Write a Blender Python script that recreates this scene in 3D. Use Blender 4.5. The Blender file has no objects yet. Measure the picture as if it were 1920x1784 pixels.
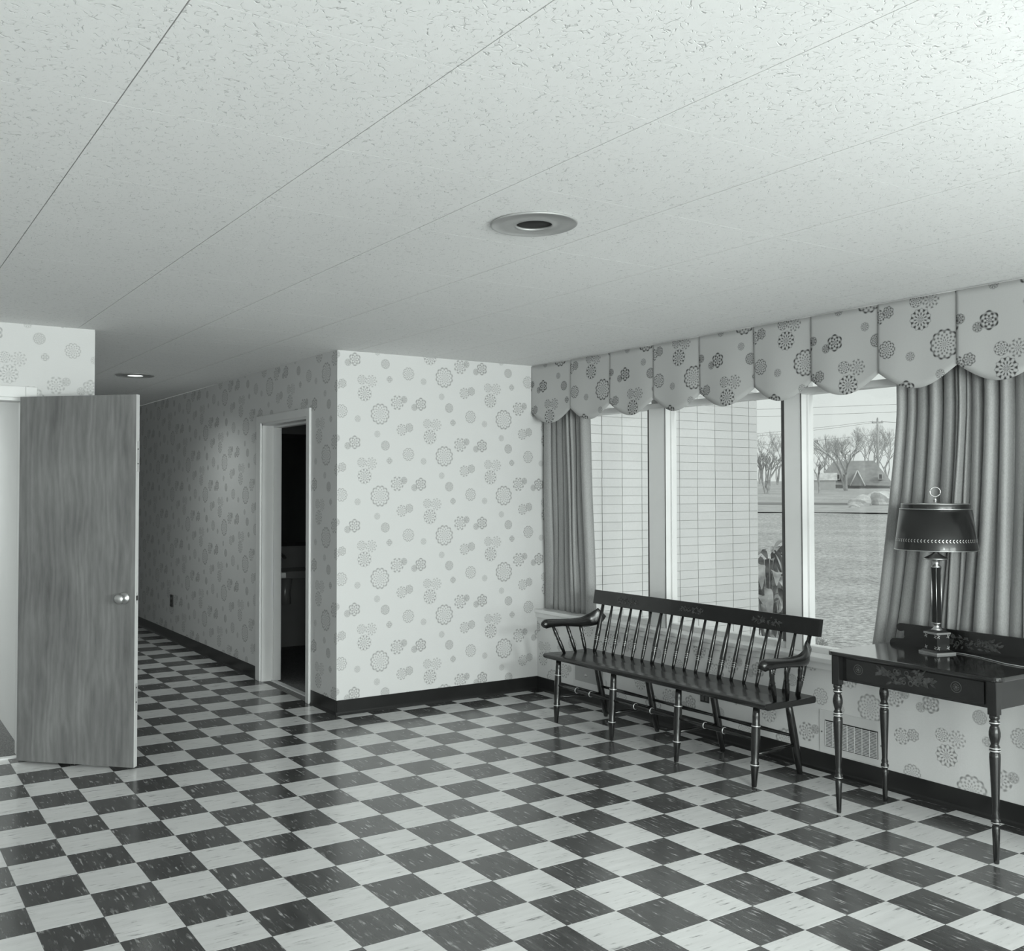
import bpy, bmesh, math, random
from mathutils import Vector, Matrix

# ------------------------------------------------------------------ camera, world, lights, exposure
scene = bpy.context.scene
COL = scene.collection
PI = math.pi
TINT = (0.925, 1.0, 0.962)           # the print's cool grey tone, carried by every light
CAM = Vector((-1.2776, -3.6266, 1.5277))
F_PX, YAW, PITCH, CX, CY = 1824.36, math.radians(31.2925), math.radians(1.4736), 814.58, 872.81

cd = bpy.data.cameras.new('camera')
cam = bpy.data.objects.new('camera', cd)
COL.objects.link(cam)
cam.location = CAM
cam.rotation_euler = (PI / 2 + PITCH, 0, -YAW)
cd.sensor_fit = 'HORIZONTAL'
cd.sensor_width = 36.0
cd.lens = F_PX / 1920 * 36
cd.shift_x = (960 - CX) / 1920
cd.shift_y = (CY - 892) / 1920
cd.clip_start, cd.clip_end = 0.05, 2000
scene.camera = cam

world = bpy.data.worlds.new('overcast_sky')
scene.world = world
world.use_nodes = True
bg = world.node_tree.nodes['Background']
bg.inputs['Color'].default_value = (TINT[0], TINT[1], TINT[2], 1)
bg.inputs['Strength'].default_value = 0.74


def add_light(name, kind, loc, energy, size=0.1, rot=None, size_y=None, spot=None, blend=0.5):
    d = bpy.data.lights.new(name, kind)
    d.energy = energy
    d.color = TINT
    if kind == 'AREA':
        d.shape = 'RECTANGLE' if size_y else 'DISK'
        d.size = size
        if size_y:
            d.size_y = size_y
    else:
        d.shadow_soft_size = size
    if spot:
        d.spot_size = spot
        d.spot_blend = blend
    o = bpy.data.objects.new(name, d)
    COL.objects.link(o)
    o.location = loc
    if rot:
        o.rotation_euler = rot
    return o


# photographer's flood lamp, to the right of the camera
FLOOD = Vector((1.35, -3.2, 1.62))
aim = (Vector((1.95, 2.385, 0.75)) - FLOOD).to_track_quat('-Z', 'Y').to_euler()
add_light('photo_flood_beam', 'SPOT', FLOOD, 158, 0.13, aim, spot=math.radians(72), blend=1.0)
add_light('photo_flood_spill', 'POINT', FLOOD, 20, 0.13)
# hazy winter sun outdoors, skimming past the window wall
sun = bpy.data.lights.new('hazy_sun', 'SUN')
sun.energy = 1.05
sun.angle = math.radians(12)
sun.color = TINT
suno = bpy.data.objects.new('hazy_sun', sun)
COL.objects.link(suno)
suno.rotation_euler = Vector((-0.16, 0.82, -0.62)).to_track_quat('-Z', 'Y').to_euler()
# added fill lights, set in the openings of the unseen rear wall
for k, x in enumerate((-2.6, -0.4, 1.8)):
    add_light('rear_fill_light', 'AREA', (x, -6.93, 1.4), 125, 1.7, (PI / 2, 0, 0), 1.7)

vs = scene.view_settings
vs.view_transform = 'Standard'
vs.look = 'None'
vs.exposure = 0.15
vs.gamma = 1.0
vs.use_curve_mapping = False

random.seed(7)
T = 0.2286
H = 2.488            # ceiling
XC, YB, XW = 1.60, 2.385, 3.30

# ------------------------------------------------------------------ node helpers


def new_mat(name):
    m = bpy.data.materials.new(name)
    m.use_nodes = True
    nt = m.node_tree
    return m, nt, nt.nodes['Principled BSDF']


def N(nt, kind, **kw):
    n = nt.nodes.new(kind)
    for k, v in kw.items():
        setattr(n, k, v)
    return n


def link(nt, a, b):
    nt.links.new(a, b)


def mth(nt, op, a, b=None, c=None, clamp=False):
    n = nt.nodes.new('ShaderNodeMath')
    n.operation = op
    n.use_clamp = clamp
    for i, v in enumerate((a, b, c)):
        if v is None:
            continue
        if isinstance(v, (int, float)):
            n.inputs[i].default_value = v
        else:
            nt.links.new(v, n.inputs[i])
    return n.outputs[0]


def maprange(nt, v, a, b, c, d):
    n = nt.nodes.new('ShaderNodeMapRange')
    n.clamp = True
    nt.links.new(v, n.inputs[0])
    for i, x in enumerate((a, b, c, d)):
        n.inputs[i + 1].default_value = x
    return n.outputs[0]


def grey(nt, val):
    n = nt.nodes.new('ShaderNodeCombineColor')
    for i in range(3):
        nt.links.new(val, n.inputs[i])
    return n.outputs[0]


def noise(nt, vec, scale, detail=3, rough=0.5, vscale=None, dim='3D'):
    if vscale:
        mp = nt.nodes.new('ShaderNodeMapping')
        mp.inputs['Scale'].default_value = vscale
        nt.links.new(vec, mp.inputs['Vector'])
        vec = mp.outputs[0]
    n = nt.nodes.new('ShaderNodeTexNoise')
    n.inputs['Scale'].default_value = scale
    n.inputs['Detail'].default_value = detail
    n.inputs['Roughness'].default_value = rough
    nt.links.new(vec, n.inputs['Vector'])
    return n.outputs[0]


def position(nt):
    return nt.nodes.new('ShaderNodeNewGeometry').outputs['Position']


def objcoord(nt):
    return nt.nodes.new('ShaderNodeTexCoord').outputs['Object']


def bump(nt, bsdf, h, strength=0.3, dist=0.005):
    b = nt.nodes.new('ShaderNodeBump')
    b.inputs['Strength'].default_value = strength
    b.inputs['Distance'].default_value = dist
    nt.links.new(h, b.inputs['Height'])
    nt.links.new(b.outputs[0], bsdf.inputs['Normal'])


def plain(name, v, rough=0.5, metal=0.0, var=0.06, scale=8, coat=0.0, spec=0.5, vscale=None):
    m, nt, b = new_mat(name)
    n = noise(nt, position(nt), scale, 3, 0.5, vscale)
    c = maprange(nt, n, 0.25, 0.75, v * (1 - var), v * (1 + var))
    link(nt, grey(nt, c), b.inputs['Base Color'])
    b.inputs['Roughness'].default_value = rough
    b.inputs['Metallic'].default_value = metal
    b.inputs['Coat Weight'].default_value = coat
    b.inputs['Coat Roughness'].default_value = 0.08
    b.inputs['Specular IOR Level'].default_value = spec
    return m


# ------------------------------------------------------------------ wallpaper print
PW, PH = 0.529, 0.5745
MOTIFS = [  # du, dv, radius, petals, ring freq, base ink, amplitude, rim
    (0.0, 0.0, 0.078, 12, 19, 0.10, 0.75, 0.9),
    (0.137, 0.086, 0.055, 8, 13, 0.24, 0.8, 0.3),
    (0.193, 0.110, 0.028, 6, 8, 0.55, 0.4, 0.0),
    (0.331, 0.084, 0.047, 6, 12, 0.42, 0.8, 0.5),
    (0.278, 0.059, 0.027, 7, 8, 0.50, 0.4, 0.0),
    (-0.144, 0.233, 0.037, 8, 14, 0.22, 0.7, 0.4),
    (-0.068, 0.227, 0.047, 9, 9, 0.18, 0.6, 0.1),
    (-0.121, 0.138, 0.056, 11, 10, 0.22, 0.9, 0.5),
    (0.075, 0.248, 0.025, 4, 9, 0.50, 0.5, 0.0),
    (0.229, 0.296, 0.050, 10, 15, 0.22, 0.75, 0.6),
    (0.354, 0.248, 0.026, 8, 8, 0.35, 0.4, 0.0),
    (0.042, 0.354, 0.037, 8, 15, 0.45, 0.4, 0.4),
    (-0.022, -0.141, 0.026, 8, 8, 0.35, 0.4, 0.0),
    (0.175, -0.106, 0.044, 9, 13, 0.24, 0.7, 0.4),
    (0.236, -0.088, 0.033, 7, 11, 0.45, 0.45, 0.2),
]


def motif_group():
    g = bpy.data.node_groups.new('printed_rosette', 'ShaderNodeTree')
    for nm in ('U', 'V', 'U0', 'V0', 'R', 'Petals', 'Rings', 'Base', 'Amp', 'Rim'):
        g.interface.new_socket(nm, in_out='INPUT', socket_type='NodeSocketFloat')
    g.interface.new_socket('Ink', in_out='OUTPUT', socket_type='NodeSocketFloat')
    gi = g.nodes.new('NodeGroupInput')
    go = g.nodes.new('NodeGroupOutput')
    I = gi.outputs
    du = mth(g, 'SUBTRACT', I['U'], I['U0'])
    dv = mth(g, 'SUBTRACT', I['V'], I['V0'])
    c = mth(g, 'ROUND', mth(g, 'DIVIDE', du, PW))
    du = mth(g, 'MULTIPLY_ADD', c, -PW, du)
    dv = mth(g, 'MULTIPLY_ADD', c, -PH / 2, dv)
    dv = mth(g, 'WRAP', dv, PH / 2, -PH / 2)
    cb = g.nodes.new('ShaderNodeCombineXYZ')
    g.links.new(du, cb.inputs[0])
    g.links.new(dv, cb.inputs[1])
    ln = g.nodes.new('ShaderNodeVectorMath')
    ln.operation = 'LENGTH'
    g.links.new(cb.outputs[0], ln.inputs[0])
    r = mth(g, 'DIVIDE', ln.outputs['Value'], I['R'])
    th = mth(g, 'ARCTAN2', dv, du)
    ct = mth(g, 'COSINE', mth(g, 'MULTIPLY', th, I['Petals']))
    edge = mth(g, 'MULTIPLY_ADD', ct, 0.05, r)
    inside = maprange(g, edge, 0.9, 1.0, 1.0, 0.0)
    sr = mth(g, 'SINE', mth(g, 'MULTIPLY', r, I['Rings']))
    lace = mth(g, 'MULTIPLY', mth(g, 'MULTIPLY', ct, sr), I['Amp'])
    rimb = maprange(g, mth(g, 'ABSOLUTE', mth(g, 'SUBTRACT', r, 0.88)), 0.03, 0.1, 1.0, 0.0)
    rim = mth(g, 'MULTIPLY', mth(g, 'MULTIPLY', rimb, I['Rim']), mth(g, 'MULTIPLY_ADD', ct, 0.35, 0.65))
    ink = mth(g, 'ADD', mth(g, 'ADD', I['Base'], lace), rim)
    ink = mth(g, 'MULTIPLY', ink, inside, clamp=True)
    g.links.new(ink, go.inputs['Ink'])
    return g


ROSETTE = motif_group()


def wallpaper(name, paper=0.66, inkv=0.25, metal=0.9, rough=0.75, inkrough=0.5, strength=0.66, cloth=False):
    m, nt, b = new_mat(name)
    uv = nt.nodes.new('ShaderNodeUVMap')
    uv.uv_map = 'UVMap'
    sp = nt.nodes.new('ShaderNodeSeparateXYZ')
    link(nt, uv.outputs[0], sp.inputs[0])
    tot = None
    for (a, c, R, p, k, ba, am, ri) in MOTIFS:
        g = nt.nodes.new('ShaderNodeGroup')
        g.node_tree = ROSETTE
        link(nt, sp.outputs[0], g.inputs['U'])
        link(nt, sp.outputs[1], g.inputs['V'])
        for nm, v in zip(('U0', 'V0', 'R', 'Petals', 'Rings', 'Base', 'Amp', 'Rim'), (a, c, R, p, k, ba, am, ri)):
            g.inputs[nm].default_value = v
        tot = g.outputs[0] if tot is None else mth(nt, 'MAXIMUM', tot, g.outputs[0])
    ink = mth(nt, 'MULTIPLY', tot, strength, clamp=True)
    n = noise(nt, uv.outputs[0], 140, 2, 0.6)
    pv = maprange(nt, n, 0.3, 0.7, paper * 0.985, paper * 1.015)
    mx = nt.nodes.new('ShaderNodeMix')
    mx.data_type = 'FLOAT'
    link(nt, ink, mx.inputs[0])
    link(nt, pv, mx.inputs[2])
    mx.inputs[3].default_value = inkv
    link(nt, grey(nt, mx.outputs[0]), b.inputs['Base Color'])
    link(nt, mth(nt, 'MULTIPLY', ink, metal), b.inputs['Metallic'])
    link(nt, maprange(nt, ink, 0, 1, rough, inkrough), b.inputs['Roughness'])
    b.inputs['Specular IOR Level'].default_value = 0.3
    return m


M = {}
M['wallpaper'] = wallpaper('wallpaper_print')
M['valance'] = wallpaper('valance_cloth_print', paper=0.45, inkv=0.05, metal=0.0, rough=0.8, inkrough=0.7, strength=1.0)
M['white'] = plain('white_trim_paint', 0.72, 0.4, var=0.02)
M['sill'] = plain('white_sill_enamel', 0.78, 0.3, var=0.02)
M['plain_wall'] = plain('plain_wall_paint', 0.68, 0.7, var=0.02, scale=3)
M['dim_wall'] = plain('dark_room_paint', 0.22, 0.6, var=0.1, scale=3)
M['top_lacquer'] = plain('polished_black_lacquer', 0.010, 0.13, var=0.3, scale=20, coat=0.7)
M['base_vinyl'] = plain('black_vinyl_base', 0.012, 0.35, var=0.2)
M['lacquer'] = plain('black_lacquer', 0.010, 0.26, var=0.3, scale=20, coat=0.2)
M['band'] = plain('gilt_band_paint', 0.62, 0.3, metal=0.6, var=0.1)
M['stencil'] = plain('gilt_stencil_paint', 0.06, 0.45, metal=0.3, var=0.75, scale=70)
M['metal'] = plain('brushed_metal', 0.55, 0.36, metal=1.0, var=0.1)
M['steel_plate'] = plain('zinc_plate', 0.75, 0.35, metal=0.6, var=0.1)
M['trimring'] = plain('downlight_trim_enamel', 0.40, 0.35, metal=0.3, var=0.05)
M['black'] = plain('matt_black', 0.008, 0.7, var=0.2)
M['register'] = plain('register_enamel', 0.60, 0.45, var=0.02)
M['register_dark'] = plain('register_inside', 0.03, 0.8, var=0.2)
M['gasket'] = plain('dark_window_gasket', 0.12, 0.5, var=0.2)
M['shade'] = plain('tole_lampshade_enamel', 0.015, 0.3, metal=0.2, var=0.2, coat=0.3)
M['shade_gilt'] = plain('tole_gilt_paint', 0.55, 0.4, metal=0.5, var=0.2)
M['mortar'] = plain('mortar_joint', 0.30, 0.9, var=0.2, scale=40)
M['trunk'] = plain('hazed_bark', 0.46, 0.9, var=0.3, scale=3)  # bark colour lightened to stand in for distance haze
M['asphalt'] = plain('road_asphalt', 0.20, 0.9, var=0.25, scale=0.6)
M['gravel'] = plain('gravel_shoulder', 0.42, 0.9, var=0.2, scale=1.5)
M['rubble'] = plain('pale_rubble', 0.60, 0.9, var=0.25, scale=2.5)
M['roof'] = plain('hazed_shingle_roof', 0.33, 0.9, var=0.15, scale=2)  # roof tone raised to imitate haze over the far house
M['siding'] = plain('pale_house_siding', 0.55, 0.8, var=0.08, scale=2)
M['dark_glass'] = plain('dark_house_window', 0.10, 0.2, var=0.2)
M['leaf'] = plain('dry_leaf', 0.36, 0.7, var=0.75, scale=7)
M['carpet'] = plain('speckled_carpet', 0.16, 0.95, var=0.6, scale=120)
M['porcelain'] = plain('porcelain', 0.25, 0.2, var=0.03)
M['mirror'] = plain('mirror_glass', 0.55, 0.06, metal=1.0, var=0.02)
M['dark_wood'] = plain('dark_wood', 0.03, 0.4, var=0.4, scale=12)
M['outlet'] = plain('dark_outlet_plate', 0.03, 0.5, var=0.2)
M['cord'] = plain('lamp_cord', 0.35, 0.5, var=0.1)
M['gap'] = plain('dark_tile_backing', 0.10, 0.9, var=0.2)  # dark backing that shows in the floor and ceiling tile joints
M['void'] = plain('outer_shell', 0.5, 0.9, var=0.05)

# ceiling tile: fissured mineral board
m, nt, b = new_mat('mineral_ceiling_tile')
P = position(nt)
n1 = noise(nt, P, 9, 2, 0.5)
wv = nt.nodes.new('ShaderNodeVectorMath'); wv.operation = 'SCALE'
cc = nt.nodes.new('ShaderNodeTexNoise'); cc.inputs['Scale'].default_value = 14; cc.inputs['Detail'].default_value = 2
link(nt, P, cc.inputs['Vector'])
link(nt, cc.outputs['Color'], wv.inputs[0]); wv.inputs['Scale'].default_value = 0.10
av = nt.nodes.new('ShaderNodeVectorMath'); av.operation = 'ADD'
link(nt, P, av.inputs[0]); link(nt, wv.outputs[0], av.inputs[1])
vo = nt.nodes.new('ShaderNodeTexVoronoi'); vo.feature = 'DISTANCE_TO_EDGE'; vo.inputs['Scale'].default_value = 40
link(nt, av.outputs[0], vo.inputs['Vector'])
crack = maprange(nt, vo.outputs['Distance'], 0.012, 0.06, 1.0, 0.0)
gate = maprange(nt, noise(nt, P, 60, 2, 0.6), 0.50, 0.60, 0.0, 1.0)
fiss = mth(nt, 'MULTIPLY', crack, gate)
spk = maprange(nt, noise(nt, P, 230, 2, 0.6), 0.66, 0.74, 0.0, 0.5)
fis = mth(nt, 'MAXIMUM', fiss, spk)
cv = mth(nt, 'MULTIPLY_ADD', fis, -0.22, 0.80)
link(nt, grey(nt, cv), b.inputs['Base Color'])
b.inputs['Roughness'].default_value = 0.9
bump(nt, b, mth(nt, 'MULTIPLY', fis, -1.0), 0.5, 0.003)
M['ceiling'] = m


def floor_tile_mat(name, dark):
    m, nt, b = new_mat(name)
    P = position(nt)
    # one random offset per tile
    dv = nt.nodes.new('ShaderNodeVectorMath'); dv.operation = 'SCALE'
    link(nt, P, dv.inputs[0]); dv.inputs['Scale'].default_value = 1 / T
    fl = nt.nodes.new('ShaderNodeVectorMath'); fl.operation = 'FLOOR'
    link(nt, dv.outputs[0], fl.inputs[0])
    wn = nt.nodes.new('ShaderNodeTexWhiteNoise'); wn.noise_dimensions = '2D'
    link(nt, fl.outputs[0], wn.inputs['Vector'])
    sc = nt.nodes.new('ShaderNodeVectorMath'); sc.operation = 'MULTIPLY_ADD'
    link(nt, wn.outputs['Color'], sc.inputs[0]); sc.inputs[1].default_value = (30, 30, 0); link(nt, P, sc.inputs[2])
    V = sc.outputs[0]
    st = (1.0, 0.14, 1) if dark else (0.14, 1.0, 1)
    broad = noise(nt, V, 30, 4, 0.6, st)
    fine = noise(nt, V, 85, 3, 0.55, (1, 0.13, 1) if dark else (0.10, 1, 1))
    blot = noise(nt, V, 15, 3, 0.6)
    tile = maprange(nt, wn.outputs['Value'], 0, 1, -1, 1)
    if dark:
        f1 = maprange(nt, fine, 0.55, 0.68, 0.0, 1.0)
        f1 = mth(nt, 'MULTIPLY', f1, maprange(nt, blot, 0.46, 0.62, 0.06, 1.0))
        base = maprange(nt, broad, 0.3, 0.75, 0.040, 0.085)
        base = mth(nt, 'MULTIPLY_ADD', tile, 0.010, base)
        col = mth(nt, 'MULTIPLY_ADD', f1, 0.42, base)
    else:
        f1 = maprange(nt, fine, 0.55, 0.68, 0.0, 1.0)
        f1 = mth(nt, 'MULTIPLY', f1, maprange(nt, blot, 0.48, 0.64, 0.08, 1.0))
        base = maprange(nt, broad, 0.3, 0.75, 0.74, 0.64)
        base = mth(nt, 'MULTIPLY_ADD', tile, 0.025, base)
        col = mth(nt, 'MULTIPLY_ADD', f1, -0.50, base)
    link(nt, grey(nt, col), b.inputs['Base Color'])
    b.inputs['Roughness'].default_value = 0.26
    r = maprange(nt, noise(nt, P, 5, 3, 0.6), 0.3, 0.7, 0.17, 0.23)
    link(nt, r, b.inputs['Roughness'])
    b.inputs['Specular IOR Level'].default_value = 0.85
    return m


M['tile_dark'] = floor_tile_mat('dark_marbled_tile', True)
M['tile_light'] = floor_tile_mat('pale_marbled_tile', False)

# door veneer
m, nt, b = new_mat('flat_cut_wood_veneer')
O = objcoord(nt)
n1 = noise(nt, O, 5.5, 5, 0.6, (1.5, 1.5, 0.30))
n2 = noise(nt, O, 42, 4, 0.7, (2.0, 2.0, 0.16))
wv_ = nt.nodes.new('ShaderNodeTexWave')
wv_.inputs['Scale'].default_value = 3.0; wv_.inputs['Distortion'].default_value = 14; wv_.inputs['Detail'].default_value = 3
mp = nt.nodes.new('ShaderNodeMapping'); mp.inputs['Scale'].default_value = (2.5, 2.5, 0.5)
link(nt, O, mp.inputs[0]); link(nt, mp.outputs[0], wv_.inputs[0])
v = mth(nt, 'MULTIPLY_ADD', n2, 0.30, mth(nt, 'MULTIPLY_ADD', wv_.outputs['Fac'], 0.12, n1))
cv = maprange(nt, v, 0.45, 0.95, 0.10, 0.23)
link(nt, grey(nt, cv), b.inputs['Base Color'])
b.inputs['Roughness'].default_value = 0.45
M['veneer'] = m

# curtain satin
m, nt, b = new_mat('satin_curtain')
n1 = noise(nt, objcoord(nt), 260, 2, 0.5, (1, 1, 0.35))
link(nt, grey(nt, maprange(nt, n1, 0.3, 0.7, 0.22, 0.28)), b.inputs['Base Color'])
b.inputs['Roughness'].default_value = 0.42
b.inputs['Sheen Weight'].default_value = 0.25
b.inputs['Specular IOR Level'].default_value = 0.45
M['curtain'] = m

# brick
m, nt, b = new_mat('pale_glazed_brick')
P = position(nt)
oi = nt.nodes.new('ShaderNodeObjectInfo')
n1 = noise(nt, P, 60, 3, 0.6)
v = mth(nt, 'MULTIPLY_ADD', mth(nt, 'SUBTRACT', n1, 0.5), 0.12, 0.68)
v = mth(nt, 'MULTIPLY_ADD', oi.outputs['Random'], 0.05, v)
link(nt, grey(nt, v), b.inputs['Base Color'])
b.inputs['Roughness'].default_value = 0.6
M['brick'] = m

# lawn
m, nt, b = new_mat('rough_winter_lawn')
P = position(nt)
n1 = noise(nt, P, 8.0, 5, 0.75)
n2 = noise(nt, P, 0.35, 3, 0.5)
n3 = noise(nt, P, 16, 3, 0.7)
v = mth(nt, 'MULTIPLY_ADD', n2, 0.35, mth(nt, 'MULTIPLY_ADD', n3, 0.55, n1))
link(nt, grey(nt, maprange(nt, v, 0.72, 1.18, 0.20, 0.66)), b.inputs['Base Color'])
b.inputs['Roughness'].default_value = 0.95
bump(nt, b, v, 0.35, 0.03)
M['lawn'] = m

# window glass: clear with a faint reflection at any angle of view
m = bpy.data.materials.new('window_glass')
m.use_nodes = True
nt = m.node_tree
nt.nodes.clear()
out = nt.nodes.new('ShaderNodeOutputMaterial')
tr = nt.nodes.new('ShaderNodeBsdfTransparent')
tr.inputs[0].default_value = (0.985, 0.985, 0.985, 1)
gl = nt.nodes.new('ShaderNodeBsdfGlossy')
gl.inputs['Roughness'].default_value = 0.02
lw = nt.nodes.new('ShaderNodeLayerWeight')
facing = mth(nt, 'MULTIPLY_ADD', mth(nt, 'POWER', lw.outputs['Facing'], 4.0), 0.6, 0.04, clamp=True)
mx = nt.nodes.new('ShaderNodeMixShader')
link(nt, facing, mx.inputs[0]); link(nt, tr.outputs[0], mx.inputs[1]); link(nt, gl.outputs[0], mx.inputs[2])
link(nt, mx.outputs[0], out.inputs[0])
M['glass'] = m

# lit lamp of the hall downlight
m, nt, b = new_mat('lit_lamp_glass')
b.inputs['Base Color'].default_value = (0.8, 0.8, 0.8, 1)
b.inputs['Emission Color'].default_value = (*TINT, 1)
b.inputs['Emission Strength'].default_value = 3.0
M['lit'] = m

# diffuser dish of the table lamp
M['diffuser'] = plain('opal_diffuser', 0.8, 0.4, var=0.02)

# ------------------------------------------------------------------ mesh helpers


class MB:
    def __init__(self):
        self.bm = bmesh.new()

    def box(self, x0, x1, y0, y1, z0, z1, bevel=0.0):
        bm = bmesh.new()
        bmesh.ops.create_cube(bm, size=1)
        for v in bm.verts:
            v.co = Vector(((x0 + x1) / 2 + v.co.x * (x1 - x0), (y0 + y1) / 2 + v.co.y * (y1 - y0), (z0 + z1) / 2 + v.co.z * (z1 - z0)))
        if bevel:
            bmesh.ops.bevel(bm, geom=list(bm.edges), offset=bevel, segments=2, affect='EDGES', profile=0.6)
        return self._merge(bm)

    def _merge(self, bm, mat=None):
        if mat:
            bm.transform(mat)
        me = bpy.data.meshes.new('tmp')
        bm.to_mesh(me)
        bm.free()
        self.bm.from_mesh(me)
        bpy.data.meshes.remove(me)
        return self

    def merge(self, other, mat=None):
        return self._merge(other.bm, mat)

    def lathe(self, prof, base=(0, 0, 0), axis=(0, 0, 1), seg=16, cap=True):
        """prof: list of (r, t) along axis from base"""
        ax = Vector(axis).normalized()
        q = Vector((0, 0, 1)).rotation_difference(ax).to_matrix().to_4x4()
        q.translation = Vector(base)
        bm = bmesh.new()
        rings = []
        for r, t in prof:
            rings.append([bm.verts.new((r * math.cos(2 * PI * k / seg), r * math.sin(2 * PI * k / seg), t)) for k in range(seg)])
        for a, b_ in zip(rings, rings[1:]):
            for k in range(seg):
                bm.faces.new((a[k], a[(k + 1) % seg], b_[(k + 1) % seg], b_[k]))
        if cap:
            bm.faces.new(list(reversed(rings[0])))
            bm.faces.new(rings[-1])
        for f in bm.faces:
            f.smooth = len(f.verts) == 4
        return self._merge(bm, q)

    def tube(self, path, radii, seg=8, cap=True, flat=None):
        """sweep along a path; radii scalar, list, or list of (a,b) with side/up half sizes"""
        pts = [Vector(p) for p in path]
        if not isinstance(radii, (list, tuple)):
            radii = [radii] * len(pts)
        bm = bmesh.new()
        rings = []
        up0 = Vector((0, 0, 1))
        for i, p in enumerate(pts):
            d = (pts[min(i + 1, len(pts) - 1)] - pts[max(i - 1, 0)]).normalized()
            u = up0 if abs(d.dot(up0)) < 0.95 else Vector((1, 0, 0))
            s = d.cross(u).normalized()
            u = s.cross(d).normalized()
            r = radii[i]
            ra, rb = r if isinstance(r, (list, tuple)) else (r, r)
            rings.append([bm.verts.new(p + s * ra * math.cos(2 * PI * k / seg) + u * rb * math.sin(2 * PI * k / seg)) for k in range(seg)])
        for a, b_ in zip(rings, rings[1:]):
            for k in range(seg):
                f = bm.faces.new((a[k], a[(k + 1) % seg], b_[(k + 1) % seg], b_[k]))
                f.smooth = True
        if cap:
            bm.faces.new(list(reversed(rings[0])))
            bm.faces.new(rings[-1])
        return self._merge(bm)

    def prism(self, outline, h0, h1, plane='yz', bevel=0.0):
        """extrude a closed 2-D outline; plane says which axes the outline lies in"""
        bm = bmesh.new()
        mk = {'yz': lambda a, b_, h: (h, a, b_), 'xz': lambda a, b_, h: (a, h, b_), 'xy': lambda a, b_, h: (a, b_, h)}[plane]
        lo = [bm.verts.new(mk(a, b_, h0)) for a, b_ in outline]
        hi = [bm.verts.new(mk(a, b_, h1)) for a, b_ in outline]
        n = len(outline)
        bm.faces.new(lo)
        bm.faces.new(list(reversed(hi)))
        for k in range(n):
            bm.faces.new((lo[k], hi[k], hi[(k + 1) % n], lo[(k + 1) % n]))
        bmesh.ops.recalc_face_normals(bm, faces=bm.faces)
        if bevel:
            es = [e for e in bm.edges if e.is_manifold and e.calc_face_angle(0) > 0.6]
            bmesh.ops.bevel(bm, geom=es, offset=bevel, segments=2, affect='EDGES', profile=0.6)
        return self._merge(bm)

    def poly(self, pts):
        vs_ = [self.bm.verts.new(p) for p in pts]
        self.bm.faces.new(vs_)
        return self

    def grid(self, fn, nu, nv, smooth=True):
        vv = [[self.bm.verts.new(fn(i / nu, j / nv)) for j in range(nv + 1)] for i in range(nu + 1)]
        for i in range(nu):
            for j in range(nv):
                f = self.bm.faces.new((vv[i][j], vv[i + 1][j], vv[i + 1][j + 1], vv[i][j + 1]))
                f.smooth = smooth
        return self

    def build(self, name, mat, parent=None, origin=None, uv=None, recalc=True):
        if recalc:
            bmesh.ops.recalc_face_normals(self.bm, faces=self.bm.faces)
        o_ = Vector(origin) if origin is not None else (ROOT.get(parent.name, Vector()) if parent else Vector())
        if uv:
            layer = self.bm.loops.layers.uv.new('UVMap')
            for f in self.bm.faces:
                for l in f.loops:
                    l[layer].uv = uv(l.vert.co)
        for v in self.bm.verts:
            v.co -= o_
        me = bpy.data.meshes.new(name)
        self.bm.to_mesh(me)
        self.bm.free()
        me.materials.append(M[mat] if isinstance(mat, str) else mat)
        return place(name, me, parent, o_)


ROOT = {}


def place(name, me, parent, world_origin):
    o = bpy.data.objects.new(name, me)
    COL.objects.link(o)
    wo = Vector(world_origin)
    if parent:
        o.parent = parent
        o.location = wo - ROOT.get(parent.name, Vector())
    else:
        o.location = wo
    ROOT[o.name] = wo.copy()
    return o


def thing(name, label, cat, loc, group=None, kind=None):
    o = bpy.data.objects.new(name, None)
    o.empty_display_size = 0.1
    COL.objects.link(o)
    o.location = loc
    ROOT[o.name] = Vector(loc)
    return tag(o, label, cat, group, kind)


def tag(o, label=None, cat=None, group=None, kind=None):
    if label: o['label'] = label
    if cat: o['category'] = cat
    if group: o['group'] = group
    if kind: o['kind'] = kind
    return o


def struct(o, label, cat='wall'):
    return tag(o, label, cat, kind='structure')


def project(p):
    d = Vector(p) - CAM
    f = Vector((math.sin(YAW) * math.cos(PITCH), math.cos(YAW) * math.cos(PITCH), math.sin(PITCH)))
    r = Vector((math.cos(YAW), -math.sin(YAW), 0))
    u = r.cross(f)
    z = d.dot(f)
    if z < 0.1:
        return None
    return CX + F_PX * d.dot(r) / z, CY - F_PX * d.dot(u) / z, z


# ------------------------------------------------------------------ floor
HALL_END = 9.6
fl = MB()
fl.box(-4.5, XW + 0.2, -7, YB + 0.2, -0.12, -0.004)
fl.box(0.0, XC, YB + 0.2, HALL_END, -0.12, -0.004)
floor = struct(fl.build('floor', 'gap'), 'black and white checkerboard floor of marbled square tiles', 'floor')


def tile_mesh(w, d, th=0.004, ch=0.0007):
    mb = MB()
    mb.prism([(-w / 2, -d / 2), (w / 2, -d / 2), (w / 2, d / 2), (-w / 2, d / 2)], -th, 0, 'xy')
    bm = mb.bm
    top = [e for e in bm.edges if all(abs(v.co.z) < 1e-6 for v in e.verts)]
    bmesh.ops.bevel(bm, geom=top, offset=ch, segments=1, affect='EDGES')
    bmesh.ops.recalc_face_normals(bm, faces=bm.faces)
    me = bpy.data.meshes.new('floor_tile')
    bm.to_mesh(me)
    bm.free()
    return me


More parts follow.
